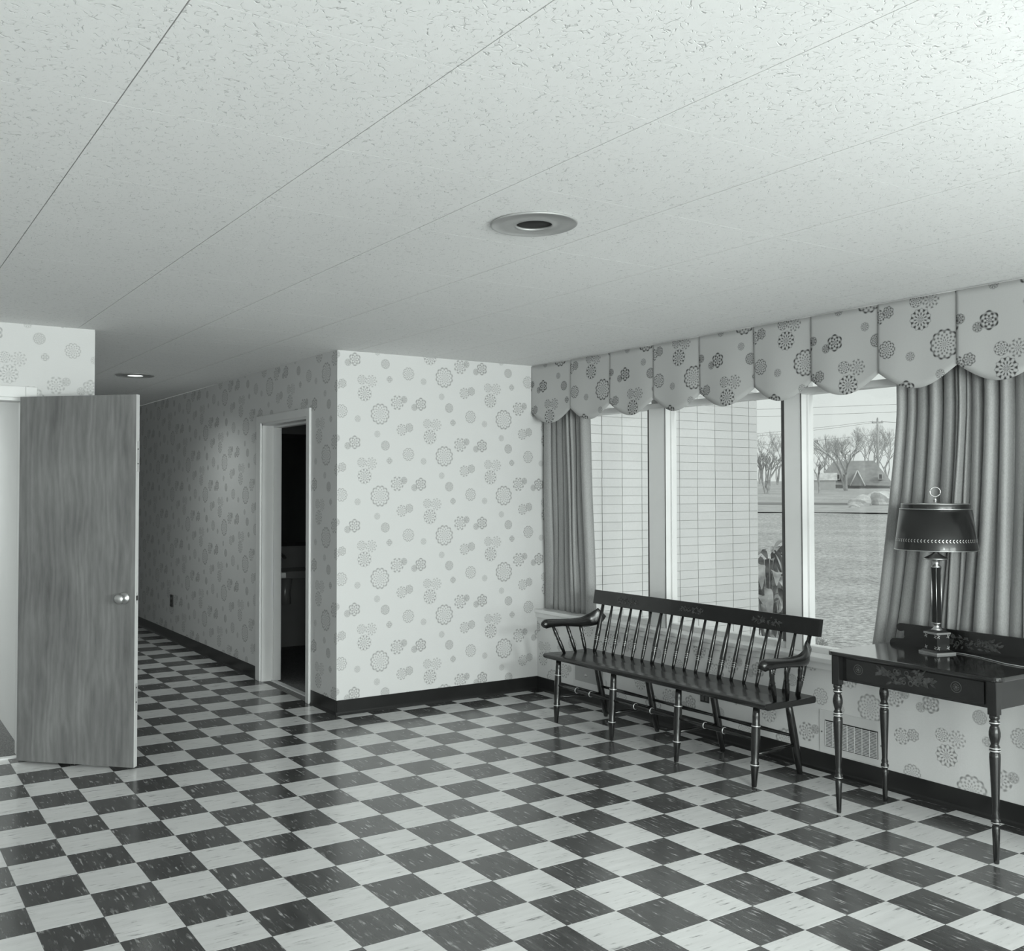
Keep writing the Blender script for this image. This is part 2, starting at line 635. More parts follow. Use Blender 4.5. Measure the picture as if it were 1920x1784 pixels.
GAP = 0.0009
tm = {}
for dark in (0, 1):
    me = tile_mesh(T - GAP, T - GAP)
    me.materials.append(M['tile_dark' if dark else 'tile_light'])
    tm[dark] = me
tiles = []
for i in range(-20, 15):
    for j in range(-31, 43):
        x0, x1, y0, y1 = i * T, (i + 1) * T, j * T, (j + 1) * T
        regs = []
        for (a0, a1, b0, b1) in ((-4.5, XW, -7, YB), (0.0, XC, YB, HALL_END)):
            c0, c1, d0, d1 = max(x0, a0), min(x1, a1), max(y0, b0), min(y1, b1)
            if c1 - c0 > 0.004 and d1 - d0 > 0.004:
                regs.append((c0, c1, d0, d1))
        if len(regs) == 2 and regs[0][0] >= 0 and regs[0][1] <= XC:      # runs on into the hall
            regs = [(regs[0][0], regs[0][1], y0, y1)]
        for (c0, c1, d0, d1) in regs:
            pr = project(((c0 + c1) / 2, (d0 + d1) / 2, 0))
            area = -1
            if pr and -60 < pr[0] < 1980 and 1100 < pr[1] < 1860:
                area = (c1 - c0) * (d1 - d0) * F_PX * F_PX / pr[2] ** 3
            tiles.append((area, (i + j) % 2 == 0, c0, c1, d0, d1))
tiles.sort(key=lambda t_: -t_[0])
rest = {0: MB(), 1: MB()}
for k, (area, dark, c0, c1, d0, d1) in enumerate(tiles):
    if k < 290 and area > 0:
        if c1 - c0 > T - 1e-4 and d1 - d0 > T - 1e-4:
            me = tm[int(dark)]
        else:
            me = tile_mesh(c1 - c0 - GAP, d1 - d0 - GAP)
            me.materials.append(M['tile_dark' if dark else 'tile_light'])
        place('floor_tile', me, floor, ((c0 + c1) / 2, (d0 + d1) / 2, 0))
    else:
        g = GAP / 2
        rest[int(dark)].prism([(c0 + g, d0 + g), (c1 - g, d0 + g), (c1 - g, d1 - g), (c0 + g, d1 - g)], -0.004, 0, 'xy')
for dk in (0, 1):
    o = rest[dk].build('floor_tiles_beyond', 'tile_dark' if dk else 'tile_light', floor)
    tag(o, kind='stuff')

# ------------------------------------------------------------------ ceiling
cl = MB()
cl.box(-4.5, XW + 0.2, -7, YB + 0.2, H + 0.012, H + 0.15)
cl.box(0.0, XC, YB + 0.2, HALL_END, H + 0.012, H + 0.15)
ceiling = struct(cl.build('ceiling', 'gap'), 'white ceiling of large fissured mineral tiles', 'ceiling')
CT = 0.61
mb = MB()
mb.box(-CT / 2 + 0.0016, CT / 2 - 0.0016, -CT / 2 + 0.0008, CT / 2 - 0.0008, 0, 0.012)
ct_me = None
restc = MB()
for i in range(-7, 7):
    for j in range(-12, 17):
        x0, x1, y0, y1 = -0.71 + i * CT, -0.71 + (i + 1) * CT, 0.05 + j * CT, 0.05 + (j + 1) * CT
        for (a0, a1, b0, b1) in ((-4.5, XW + 0.16, -7, YB), (0.0, XC, YB, HALL_END)):
            c0, c1, d0, d1 = max(x0, a0), min(x1, a1), max(y0, b0), min(y1, b1)
            if c1 - c0 < 0.01 or d1 - d0 < 0.01:
                continue
            ps = [project((x, y, H)) for x in (c0, (c0 + c1) / 2, c1) for y in (d0, (d0 + d1) / 2, d1)]
            vis = any(p and -20 < p[0] < 1940 and -30 < p[1] < 800 for p in ps)
            gx, gy = 0.0016, 0.0008
            if vis:
                if c1 - c0 > CT - 1e-4 and d1 - d0 > CT - 1e-4:
                    if ct_me is None:
                        bmesh.ops.recalc_face_normals(mb.bm, faces=mb.bm.faces)
                        ct_me = bpy.data.meshes.new('ceiling_tile')
                        mb.bm.to_mesh(ct_me)
                        ct_me.materials.append(M['ceiling'])
                    place('ceiling_tile', ct_me, ceiling, ((c0 + c1) / 2, (d0 + d1) / 2, H))
                else:
                    MB().box(c0 + gx, c1 - gx, d0 + gy, d1 - gy, H, H + 0.012).build('ceiling_tile', 'ceiling', ceiling)
            else:
                restc.box(c0 + gx, c1 - gx, d0 + gy, d1 - gy, H, H + 0.012)
tag(restc.build('ceiling_tiles_beyond', 'ceiling', ceiling), kind='stuff')

# ------------------------------------------------------------------ walls
TW = 0.15
# back wall beside the window
struct(MB().box(XC + 0.0, XW + 0.16, YB, YB + 0.12, 0, H).build('wall_back', 'wallpaper', uv=lambda c: (c.x - 1.931, c.z - 2.062)),
       'wallpapered end wall between hallway corner and window', 'wall')
# hall wall with the doorway
D0, D1, DH = 2.87, 3.775, 2.065
hw = MB()
hw.box(XC, XC + TW, YB + 0.12, D0, 0, H)
hw.box(XC, XC + TW, D1, HALL_END, 0, H)
hw.box(XC, XC + TW, D0, D1, DH, H)
# sleeve so that the corner shows one paper to its very edge
hw.box(XC - 0.0006, XC + 0.0, YB, YB + 0.12, 0, H)
struct(hw.build('wall_hall', 'wallpaper', uv=lambda c: (-c.y + 2.562, c.z - 2.348)), 'wallpapered hallway wall receding past a doorway', 'wall')
struct(MB().box(-0.02, XC + TW, HALL_END, HALL_END + 0.1, 0, H).build('wall_hall_end', 'plain_wall'), 'far end wall of the hallway', 'wall')
struct(MB().box(-0.10, 0.0, YB + 0.12, HALL_END, 0, H).build('wall_hall_left', 'plain_wall'), 'left side wall of the hallway', 'wall')
# door wall at left
DJ = -0.385          # right jamb of the left doorway
DL = -1.19
dw = MB()
dw.box(DJ, 0.0, YB, YB + 0.12, 0, H)
dw.box(DL, DJ, YB, YB + 0.12, 2.06, H)
dw.box(-4.5, DL, YB, YB + 0.12, 0, H)
struct(dw.build('wall_left_front', 'wallpaper', uv=lambda c: (c.x + 0.355, c.z - 2.056)), 'wallpapered wall above and beside the open wooden door', 'wall')
# window wall: below the sill, over the head, and on towards the camera
WY0, WY1 = -1.50, YB
ZS = 0.59
ww = MB()
ww.box(XW, XW + 0.17, WY0, WY1, 0, ZS)
ww.box(XW, XW + 0.17, -7, WY0, 0, H)
struct(ww.build('wall_right', 'wallpaper', uv=lambda c: (-c.y - 0.455, c.z - 2.117)), 'wallpapered window wall below the sill', 'wall')
struct(MB().box(3.40, XW + 0.17, WY0, WY1, 2.40, H).build('wall_over_window', 'white'), 'white boxed strip over the window behind the valance', 'wall')
# unseen sides of the room
struct(MB().box(-4.62, -4.5, -7, YB + 0.12, 0, H).build('wall_left', 'plain_wall'), 'plain side wall left of the camera', 'wall')
rw = MB()
xs = [-4.5, -3.5, -1.7, -1.3, 0.5, 0.9, 2.7, 3.47]  # gaps between piers are openings added for the fill lights
for k in range(0, 8, 2):
    rw.box(xs[k], xs[k + 1], -7.12, -7.0, 0, H)
rw.box(-4.5, 3.47, -7.12, -7.0, 0, 0.5)
rw.box(-4.5, 3.47, -7.12, -7.0, 2.3, H)
struct(rw.build('wall_rear', 'plain_wall'), 'unseen rear wall with three openings added for the fill lights', 'wall')

# room behind the left door
sr = MB()
sr.box(-0.36, -0.10, YB + 0.12, 6.4, -0.1, H)
sr.box(-3.0, -0.10, 6.4, 6.5, 0, H)
sr.box(-3.1, -3.0, YB + 0.12, 6.5, 0, H)
sr.box(-3.0, -0.10, YB + 0.12, 6.4, H, H + 0.1)
struct(sr.build('wall_side_room', 'plain_wall'), 'plain white walls of the room behind the open door', 'wall')
struct(MB().box(-3.0, -0.36, YB + 0.06, 6.4, -0.1, -0.002).build('floor_side_room', 'carpet'), 'speckled grey floor of the room behind the door', 'floor')
struct(MB().box(DL, DJ, YB + 0.005, YB + 0.05, -0.004, 0.006).build('trim_1', 'sill'), 'pale metal threshold strip under the left doorway', 'threshold')
add_light('side_room_light', 'AREA', (-1.7, 4.6, H - 0.1), 45, 1.2, (0, 0, 0), 1.2)  # area light just below the side room ceiling

# dark washroom behind the hall doorway
wr = MB()
wr.box(XC + TW, 3.55, 5.3, 5.4, -0.1, H)
wr.box(3.47, 3.57, YB + 0.12, 5.3, -0.1, H)
wr.box(XC + TW, 3.47, YB + 0.125, YB + 0.16, -0.1, H)
wr.box(XC + TW, 3.57, YB + 0.12, 5.4, H, H + 0.1)
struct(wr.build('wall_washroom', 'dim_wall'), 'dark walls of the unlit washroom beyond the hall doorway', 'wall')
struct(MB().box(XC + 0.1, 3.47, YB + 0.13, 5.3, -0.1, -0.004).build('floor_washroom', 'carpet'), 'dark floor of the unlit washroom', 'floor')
struct(MB().box(XC + 0.075, XC + 0.115, D0, D1, -0.004, 0.006).build('trim_2', 'sill'), 'thin pale threshold strip in the hall doorway', 'threshold')

# ------------------------------------------------------------------ baseboards


def baseboard(name, pts, label, nrm):
    """cove base along a straight run from a to b; nrm points into the room"""
    (ax, ay), (bx, by) = pts
    prof = [(0, 0), (0.014, 0.0), (0.0115, 0.004), (0.006, 0.012), (0.004, 0.022), (0.004, 0.098), (0.003, 0.102), (0, 0.102)]
    mb_ = MB()
    bm = mb_.bm
    rings = []
    for (x, y) in ((ax, ay), (bx, by)):
        rings.append([bm.verts.new((x + nrm[0] * d, y + nrm[1] * d, z)) for d, z in prof])
    n = len(prof)
    for k in range(n):
        bm.faces.new((rings[0][k], rings[1][k], rings[1][(k + 1) % n], rings[0][(k + 1) % n]))
    bm.faces.new(rings[0])
    bm.faces.new(list(reversed(rings[1])))
    return struct(mb_.build(name, 'base_vinyl'), label, 'baseboard')


baseboard('baseboard_back', ((XC - 0.008, YB), (XW, YB)), 'black cove baseboard under the end wall', (0, -1))
baseboard('baseboard_hall', ((XC, D1 + 0.09), (XC, HALL_END)), 'black cove baseboard along the far hallway wall', (-1, 0))
baseboard('baseboard_hall_corner', ((XC, YB - 0.004), (XC, D0 - 0.065)), 'short black cove baseboard between doorway and wall corner', (-1, 0))
baseboard('baseboard_right', ((XW, YB), (XW, -7)), 'black cove baseboard along the window wall', (-1, 0))
baseboard('baseboard_left_front', ((DJ + 0.07, YB), (0.0, YB)), 'black cove baseboard behind the open door', (0, -1))

# ------------------------------------------------------------------ hall doorway casing
tr = thing('trim_3', 'white painted casing and jambs of the hall doorway', 'doorway', (XC, (D0 + D1) / 2, 0), kind='structure')
CW = 0.058
PJ = 0.018
MB().box(XC - PJ, XC, D0 - CW, D0, 0, DH + CW, 0.004).build('casing', 'white', tr)
MB().box(XC - PJ, XC, D1, D1 + CW + 0.03, 0, DH + CW, 0.004).build('casing', 'white', tr)
MB().box(XC - PJ, XC, D0, D1, DH, DH + CW, 0.004).build('head_casing', 'white', tr)
MB().box(XC - 0.004, XC + TW + 0.01, D0, D0 + 0.018, 0, DH).build('jamb', 'white', tr)
MB().box(XC - 0.004, XC + TW + 0.01, D1 - 0.018, D1, 0, DH).build('jamb', 'white', tr)
MB().box(XC - 0.004, XC + TW + 0.01, D0, D1, DH - 0.018, DH).build('head_jamb', 'white', tr)
MB().box(XC + 0.09, XC + TW, D1 - 0.034, D1 - 0.018, 0, DH - 0.018, 0.002).build('door_stop', 'white', tr)
MB().box(XC + 0.09, XC + TW, D0 + 0.018, D0 + 0.034, 0, DH - 0.018, 0.002).build('door_stop', 'white', tr)
MB().box(XC + 0.09, XC + TW, D0 + 0.034, D1 - 0.034, DH - 0.034, DH - 0.018, 0.002).build('door_stop', 'white', tr)

# washroom contents, barely seen
mr = thing('washroom_mirror', 'dim framed mirror on the far wall of the dark washroom', 'mirror', (2.35, 5.3, 1.0))
MB().box(2.02, 2.75, 5.27, 5.298, 0.98, 2.08).build('mirror_frame', 'dark_wood', mr)
MB().box(2.06, 2.71, 5.262, 5.272, 1.02, 2.04).build('mirror_pane', 'mirror', mr)
sk = thing('wash_basin', 'pale wash basin below the mirror in the dark washroom', 'sink', (2.35, 5.1, 0.6))
MB().prism([(2.10, 5.298), (2.62, 5.298), (2.62, 5.02), (2.56, 4.90), (2.46, 4.86), (2.26, 4.86), (2.16, 4.90), (2.10, 5.02)], 0.70, 0.77, 'xy', 0.012).build('basin', 'porcelain', sk)
MB().lathe([(0.06, 0), (0.05, 0.1), (0.07, 0.26)], (2.36, 5.12, 0.44)).build('drain_trap', 'porcelain', sk)
MB().tube([(2.36, 5.24, 0.77), (2.36, 5.24, 0.87), (2.36, 5.20, 0.90), (2.36, 5.12, 0.88)], 0.013).build('faucet', 'metal', sk)

# ------------------------------------------------------------------ left doorway and open door
tl = thing('trim_4', 'white painted casing and jamb of the left doorway', 'doorway', (DJ, YB, 0), kind='structure')
MB().box(DJ, DJ + 0.062, YB - 0.018, YB, 0, 2.125, 0.004).build('casing', 'white', tl)
MB().box(DL - 0.06, DJ, YB - 0.018, YB, 2.06, 2.125, 0.004).build('head_casing', 'white', tl)
MB().box(DJ - 0.018, DJ, YB - 0.004, YB + 0.13, 0, 2.06).build('jamb', 'white', tl)
MB().box(DL, DJ - 0.018, YB - 0.004, YB + 0.13, 2.042, 2.06).build('head_jamb', 'white', tl)
MB().box(DL - 0.06, DL, YB - 0.018, YB, 0, 2.06, 0.004).build('casing', 'white', tl)

hx, hy = -0.425, 2.292
ang = math.atan2(-0.491, 0.523)
DLEN, DTH = 0.717, 0.036
door = thing('door_1', 'open flush wooden door with pale edge and round knob', 'door', (hx, hy, 0), kind='structure')
door.rotation_euler = (0, 0, ang)
ROOT[door.name] = Vector()        # parts below are written in the door's own frame: x along leaf, y behind the face


def dpart(mb_, name, mat, parent=door):
    return mb_.build(name, mat, parent)


dpart(MB().box(0.0, DLEN, 0.0, DTH, 0.012, 2.057), 'leaf', 'veneer')
dpart(MB().box(DLEN, DLEN + 0.0015, 0.0005, DTH - 0.0005, 0.012, 2.057), 'edge_band', 'register')
dpart(MB().box(DLEN - 0.012, DLEN + 0.001, -0.0006, 0.0, 0.012, 2.057), 'edge_lipping', 'veneer')
for z0, z1 in ((1.63, 1.80), (0.32, 0.47)):
    hp = dpart(MB().box(DLEN + 0.0015, DLEN + 0.004, 0.004, DTH - 0.002, z0, z1, 0.001), 'hinge_plate', 'steel_plate')
    for dz in (0.045, 0.125):
        dpart(MB().lathe([(0.005, 0), (0.004, 0.0012)], (DLEN + 0.004, DTH / 2, z0 + dz), (1, 0, 0), 8), 'screw', 'black', hp)
lp = dpart(MB().box(DLEN + 0.0015, DLEN + 0.003, 0.008, DTH - 0.008, 0.905, 0.965), 'latch_plate', 'steel_plate')
dpart(MB().box(DLEN + 0.003, DLEN + 0.006, 0.012, DTH - 0.012, 0.922, 0.948), 'latch_bolt', 'black', lp)
kb = dpart(MB().lathe([(0.0, 0.0), (0.033, 0.0), (0.033, 0.004), (0.026, 0.009), (0.013, 0.012), (0.0115, 0.030), (0.018, 0.036), (0.026, 0.045), (0.0285, 0.055), (0.026, 0.064), (0.016, 0.070), (0.0, 0.071)],
                      (DLEN - 0.062, 0, 0.935), (0, -1, 0), 24, cap=False), 'knob', 'metal')

# ------------------------------------------------------------------ window
XG = 3.43
win = thing('window_1', 'wide white framed picture window of three panes', 'window', (XG, 0.5, 0.6), kind='structure')
MB().box(3.272, 3.45, WY0, WY1, 0.590, 0.617, 0.006).build('sill_board', 'sill', win)
MB().box(3.288, XW, WY0, WY1, 0.553, 0.592, 0.003).build('apron', 'white', win)
MB().box(3.385, 3.47, WY0, WY1, 2.075, 2.112, 0.003).build('head_rail', 'white', win)
MB().box(3.40, 3.47, WY0, WY1, 0.60, 0.650, 0.003).build('bottom_rail', 'white', win)
MULL = [(1.088, 1.242), (0.016, 0.134)]
for (ya, yb) in MULL:
    mu = MB().box(3.38, 3.425, ya, yb, 0.617, 2.08, 0.002).build('mullion', 'white', win)
    MB().box(3.3765, 3.3815, ya - 0.001, ya + 0.003, 0.617, 2.08).build('bead_line', 'gasket', mu)
    MB().box(3.425, 3.47, ya - 0.012, yb + 0.02, 0.62, 2.41).build('outer_post', 'white', mu)
    MB().box(3.416, 3.4295, yb, yb + 0.050, 0.64, 2.075).build('gasket', 'gasket', mu)
for (ya, yb) in ((2.33, WY1), (WY0, WY0 + 0.05)):
    MB().box(3.415, 3.47, ya, yb, 0.617, 2.41).build('side_post', 'white', win)
for (ya, yb) in ((1.242, 2.33), (0.134, 1.088), (WY0 + 0.05, 0.016)):
    MB().box(XG, XG + 0.005, ya, yb, 0.645, 2.078).build('pane', 'glass', win)
    MB().box(XG, XG + 0.005, ya, yb, 2.110, 2.402).build('transom_pane', 'glass', win)

# ------------------------------------------------------------------ exterior brick wing
BY = 2.30
BW, BHt = 0.2132, 0.0704
wing = MB().box(3.48, 5.704 - 0.006, BY + 0.006, BY + 0.20, -0.6, 2.9).build('wall_brick_wing', 'mortar')
struct(wing, 'pale stack bond brick wing wall outside the window', 'wall')
bmesh_by_w = {}
gb, gh = 0.0032, 0.0013


def brick_mesh(w):
    key = round(w, 4)
    if key not in bmesh_by_w:
        mb_ = MB().box(-w / 2 + gb, w / 2 - gb, 0, 0.09, -BHt / 2 + gh, BHt / 2 - gh)
        me_ = bpy.data.meshes.new('brick')
        bmesh.ops.recalc_face_normals(mb_.bm, faces=mb_.bm.faces)
        mb_.bm.to_mesh(me_)
        me_.materials.append(M['brick'])
        bmesh_by_w[key] = me_
    return bmesh_by_w[key]


restb = MB()
xj = [3.48] + [4.739 + BW * k for k in range(-5, 5)] + [5.704]
rb = random.Random(3)
for r in range(-11, 40):
    zc = 2.1875 - BHt * (r + 0.5)
    for a, b_ in zip(xj, xj[1:]):
        if 0.55 < zc < 2.22 and a > 3.6:
            place('brick', brick_mesh(b_ - a), wing, ((a + b_) / 2, BY + rb.uniform(-0.0012, 0.0012), zc))
        else:
            restb.box(a + gb, b_ - gb, BY, BY + 0.09, zc - BHt / 2 + gh, zc + BHt / 2 - gh)
tag(restb.build('bricks_beyond', 'brick', wing), kind='stuff')

# ------------------------------------------------------------------ valance
VX = 3.252
edges = [2.383, 1.91, 1.483, 1.062, 0.662, 0.240, -0.153, -0.559, -0.972, -1.385, -1.80]
val = thing('scalloped_valance', 'scalloped valance of printed cloth along the top of the window', 'valance', (VX, 0.3, H))
for k in range(len(edges) - 1):
    yl, yr = edges[k], edges[k + 1]
    wdt = yl - yr

    def vf(s, t, yl=yl, wdt=wdt, k=k):
        zb = 2.130 - 0.097 * max(0.0, math.sin(PI * s)) ** 1.0
        z = H - 0.007 + (zb - H + 0.007) * t
        bul = 0.011 * math.sin(PI * s) * (0.35 + 0.65 * t) + 0.006 * math.sin(2.3 * PI * s + k) * t
        return (VX - bul + 0.006 * s, yl - s * (wdt + 0.004) + 0.001, z)
    mbv = MB().grid(vf, 28, 12)
    o = mbv.build('scallop_panel', 'valance', val,
                  uv=lambda c, yl=yl, k=k: ((yl - c.y) - 0.352 + (k - 7) * PW, c.z - 2.232), recalc=False)
    sm = o.modifiers.new('thickness', 'SOLIDIFY')
    sm.thickness = 0.0025
MB().box(VX + 0.006, 3.40, -1.80, 2.383, H - 0.022, H - 0.001).build('mounting_board', 'white', val)

# ------------------------------------------------------------------ curtains


def curtain(name, label, ytop, ybot, zt, zb, npl, seed, amp=0.034, xc=3.335, flare=None):
    rnd = random.Random(seed)
    ks = [0.0]
    for _ in range(npl):
        ks.append(ks[-1] + rnd.choice((0.45, 0.7, 1.0, 1.3, 1.7)) * rnd.uniform(0.9, 1.1))
    ks = [k / ks[-1] for k in ks]
    am = [rnd.uniform(0.45, 1.0) for _ in ks]
    dr = [rnd.uniform(-0.5, 0.5) for _ in ks]

    def fn(s, t):
        i = 0
        while i < npl - 1 and s > ks[i + 1]:
            i += 1
        u = (s - ks[i]) / (ks[i + 1] - ks[i])
        a = amp * am[i] * (1 - 0.18 * t + 0.15 * t * dr[i])
        uu = u + 0.10 * dr[i] * math.sin(PI * u) * (0.5 + t)
        bulge = abs(math.sin(PI * uu)) ** 0.8
        x = xc + amp * 0.55 - 1.9 * a * bulge + 0.006 * math.sin(9 * t + i) * t
        e = t if flare is None else flare(t)
        y = (ytop[0] + (ybot[0] - ytop[0]) * e) * (1 - s) + (ytop[1] + (ybot[1] - ytop[1]) * e) * s
        y += 0.008 * math.sin(6 * t + 2 * i + seed) * math.sin(PI * s) * t
        return (x, y, zt + (zb - zt) * t)
    mb_ = MB().grid(fn, npl * 14, 40)
    o = mb_.build(name, 'curtain', origin=(xc, (ytop[0] + ytop[1]) / 2, zb), recalc=False)
    sm_ = o.modifiers.new('cloth', 'SOLIDIFY')
    sm_.thickness = 0.002
    return tag(o, label, 'curtain', 'satin curtains at the picture window')


curtain('satin_curtain', 'narrow satin curtain hanging in the corner beside the end wall', (2.372, 1.868), (2.372, 1.795), 2.40, 0.622, 8, 5, amp=0.038, xc=3.368)
curtain('satin_curtain', 'wide pleated satin curtain hanging behind the table lamp', (-0.572, -1.48), (-0.395, -1.48), 2.40, 0.622, 17, 11, amp=0.038, xc=3.372,
        flare=lambda t: max(0.0, (t - 0.25) / 0.75) ** 1.3)

# ------------------------------------------------------------------ ceiling downlights


def downlight(name, label, c, lit):
    t_ = thing(name, label, 'ceiling light', (c[0], c[1], H), 'recessed ceiling downlights')
    ri = 0.064
    MB().lathe([(0.150, 0.0), (0.156, -0.004), (0.155, -0.008), (0.150, -0.010), (0.148, -0.007), (ri + 0.006, -0.0075), (ri + 0.002, -0.010), (ri, -0.008), (ri, -0.001), (0.150, -0.0005)],
               (c[0], c[1], H), seg=48, cap=False).build('trim_ring', 'trimring', t_)
    MB().lathe([(0.0, -0.0025), (ri + 0.001, -0.0025), (ri + 0.001, -0.0010), (0.0, -0.0010)], (c[0], c[1], H), seg=32, cap=False).build('lamp_face' if lit else 'black_baffle', 'lit' if lit else 'black', t_)
    return t_


downlight('recessed_downlight', 'unlit recessed downlight with dark opening in the lobby ceiling', (0.832, -0.845), False)
downlight('recessed_downlight', 'lit recessed downlight in the hallway ceiling', (0.79, 4.57), True)
add_light('hall_downlight_beam', 'SPOT', (0.79, 4.57, H - 0.03), 26, 0.06, (0, 0, 0), spot=math.radians(150), blend=0.9)

# ------------------------------------------------------------------ wall fittings
rg = thing('wall_register', 'white louvred heating register low on the window wall', 'vent', (XW, -0.34, 0.12))
MB().box(XW - 0.006, XW, -0.535, -0.150, 0.108, 0.335, 0.002).build('plate', 'register', rg)
MB().box(XW - 0.0075, XW - 0.0055, -0.503, -0.187, 0.142, 0.284).build('dark_opening', 'register_dark', rg)
lv = MB()
for k in range(17):
    z = 0.146 + k * 0.0079
    lv.box(XW - 0.0095, XW - 0.0065, -0.500, -0.190, z, z + 0.0045)
for k in range(8):
    y = -0.500 + k * 0.0439
    lv.box(XW - 0.0105, XW - 0.0070, y, y + 0.0030, 0.144, 0.279)
tag(lv.build('louvre_grid', 'register', rg), kind='stuff')
MB().box(XW - 0.022, XW - 0.008, -0.285, -0.270, 0.205, 0.222, 0.002).build('damper_lever', 'sill', rg)
for y in (-0.165, -0.52):
    MB().lathe([(0.005, 0), (0.004, 0.002)], (XW - 0.006, y, 0.215), (-1, 0, 0), 8).build('screw', 'gasket', rg)

ap = thing('wall_access_panel', 'small blank panel low on the window wall near the corner', 'panel', (XW, 1.82, 0.11))
MB().box(XW - 0.005, XW, 1.60, 1.945, 0.105, 0.36, 0.001).build('panel_face', 'register', ap)
MB().box(XW - 0.006, XW - 0.0045, 1.62, 1.925, 0.150, 0.34).build('inset_plate', plain('grey_panel_enamel', 0.34, 0.5), ap)
MB().lathe([(0.011, 0), (0.011, 0.006), (0.006, 0.012), (0.0, 0.013)], (XW - 0.006, 1.80, 0.20), (-1, 0, 0), 12, cap=False).build('knob', 'metal', ap)

ou = thing('wall_outlet', 'dark outlet plate on the window wall below the bench seat', 'outlet', (XW, 0.68, 0.24))
MB().box(XW - 0.005, XW, 0.645, 0.715, 0.215, 0.262, 0.001).build('plate', 'outlet', ou)
for y in (0.664, 0.696):
    MB().box(XW - 0.0065, XW - 0.004, y - 0.009, y + 0.009, 0.226, 0.251, 0.002).build('socket', 'gasket', ou)
ou = thing('wall_outlet', 'dark outlet plate low on the far hallway wall', 'outlet', (XC, 6.24, 0.4))
MB().box(XC - 0.012, XC, 6.20, 6.28, 0.345, 0.465, 0.001).build('plate', 'outlet', ou)
for z in (0.38, 0.43):
    MB().box(XC - 0.014, XC - 0.011, 6.225, 6.255, z - 0.012, z + 0.012, 0.001).build('socket', 'gasket', ou)


# ------------------------------------------------------------------ stencil ornaments (thin painted relief)
def leaf_poly(mb_, c, u, v, n, a, L, w, h=0.0007):
    """a lens-shaped leaf in plane u,v, lifted along n"""
    ca, sa = math.cos(a), math.sin(a)
    d = u * ca + v * sa
    p = v * ca - u * sa
    pts = []
    for k in range(5):
        t = k / 4
        pts.append(c + d * L * t + p * w * math.sin(PI * t) + n * h)
    for k in range(3, 0, -1):
        t = k / 4
        pts.append(c + d * L * t - p * w * math.sin(PI * t) + n * h)
    mb_.poly(pts)


def disc_poly(mb_, c, u, v, n, r, h=0.0008, r_in=None, seg=12):
    if r_in is None:
        mb_.poly([c + u * r * math.cos(2 * PI * k / seg) + v * r * math.sin(2 * PI * k / seg) + n * h for k in range(seg)])
    else:
        for k in range(seg):
            a0, a1 = 2 * PI * k / seg, 2 * PI * (k + 1) / seg
            mb_.poly([c + (u * math.cos(a) + v * math.sin(a)) * r_ + n * h for r_, a in ((r, a0), (r, a1), (r_in, a1), (r_in, a0))])


def stencil_spray(c, u, v, n, hw_, hh, seed, nl=26, nb=9):
    rnd = random.Random(seed)
    mb_ = MB()
    for k in range(nl):
        s = rnd.uniform(-1, 1)
        t = rnd.uniform(-1, 1) * math.sqrt(max(0, 1 - s * s)) * 0.75
        q = c + u * hw_ * s * 0.85 + v * hh * t
        leaf_poly(mb_, q, u, v, n, rnd.uniform(-0.9, 0.9) + (0 if s > 0 else PI), hw_ * rnd.uniform(0.14, 0.26), hh * rnd.uniform(0.10, 0.2), 0.0006 + 0.00002 * k)
    for k in range(nb):
        s = rnd.uniform(-0.7, 0.7)
        t = rnd.uniform(-0.6, 0.6)
        r = hh * rnd.uniform(0.16, 0.32)
        disc_poly(mb_, c + u * hw_ * s + v * hh * t, u, v, n, r, 0.0013 + 0.00002 * k, r * 0.55)
    return mb_


UY, UZ, UX = Vector((0, -1, 0)), Vector((0, 0, 1)), Vector((1, 0, 0))

# ------------------------------------------------------------------ bench
bench = thing('spindle_back_bench', 'long black painted spindle back bench with gilt bands under the window', 'bench', (2.93, 0.64, 0))
SB, STp = 0.410, 0.446
# seat: plank with rolled front edge and shaped ends
prof = [(2.738, SB), (2.722, SB + 0.006), (2.714, SB + 0.018), (2.718, SB + 0.029), (2.732, STp - 0.001), (2.78, STp), (2.95, STp - 0.006), (3.10, STp), (3.108, STp - 0.004), (3.112, SB + 0.018), (3.108, SB + 0.003), (3.10, SB)]
MB().prism(prof, -0.272, 1.555, 'xz', 0.004).build('seat', 'lacquer', bench)

FL = [1.462, 0.925, 0.382, -0.166]
RL = [1.425, 0.940, 0.402, -0.135]


def bench_leg(base, top, front):
    mb_ = MB()
    b0, t0 = Vector(base), Vector(top)
    L = (t0 - b0).length
    pr = [(0.0115, 0), (0.013, 0.004), (0.0195, 0.095), (0.0215, 0.105), (0.0215, 0.125), (0.0185, 0.132), (0.022, 0.20), (0.023, 0.27), (0.0215, 0.30), (0.022, 0.318), (0.019, 0.325), (0.019, 0.36), (0.0165, L)]
    if not front:
        pr = [(0.0125, 0), (0.0145, 0.01), (0.021, 0.11), (0.022, 0.22), (0.020, 0.34), (0.0165, L)]
    mb_.lathe(pr, b0, t0 - b0, 14)
    return mb_


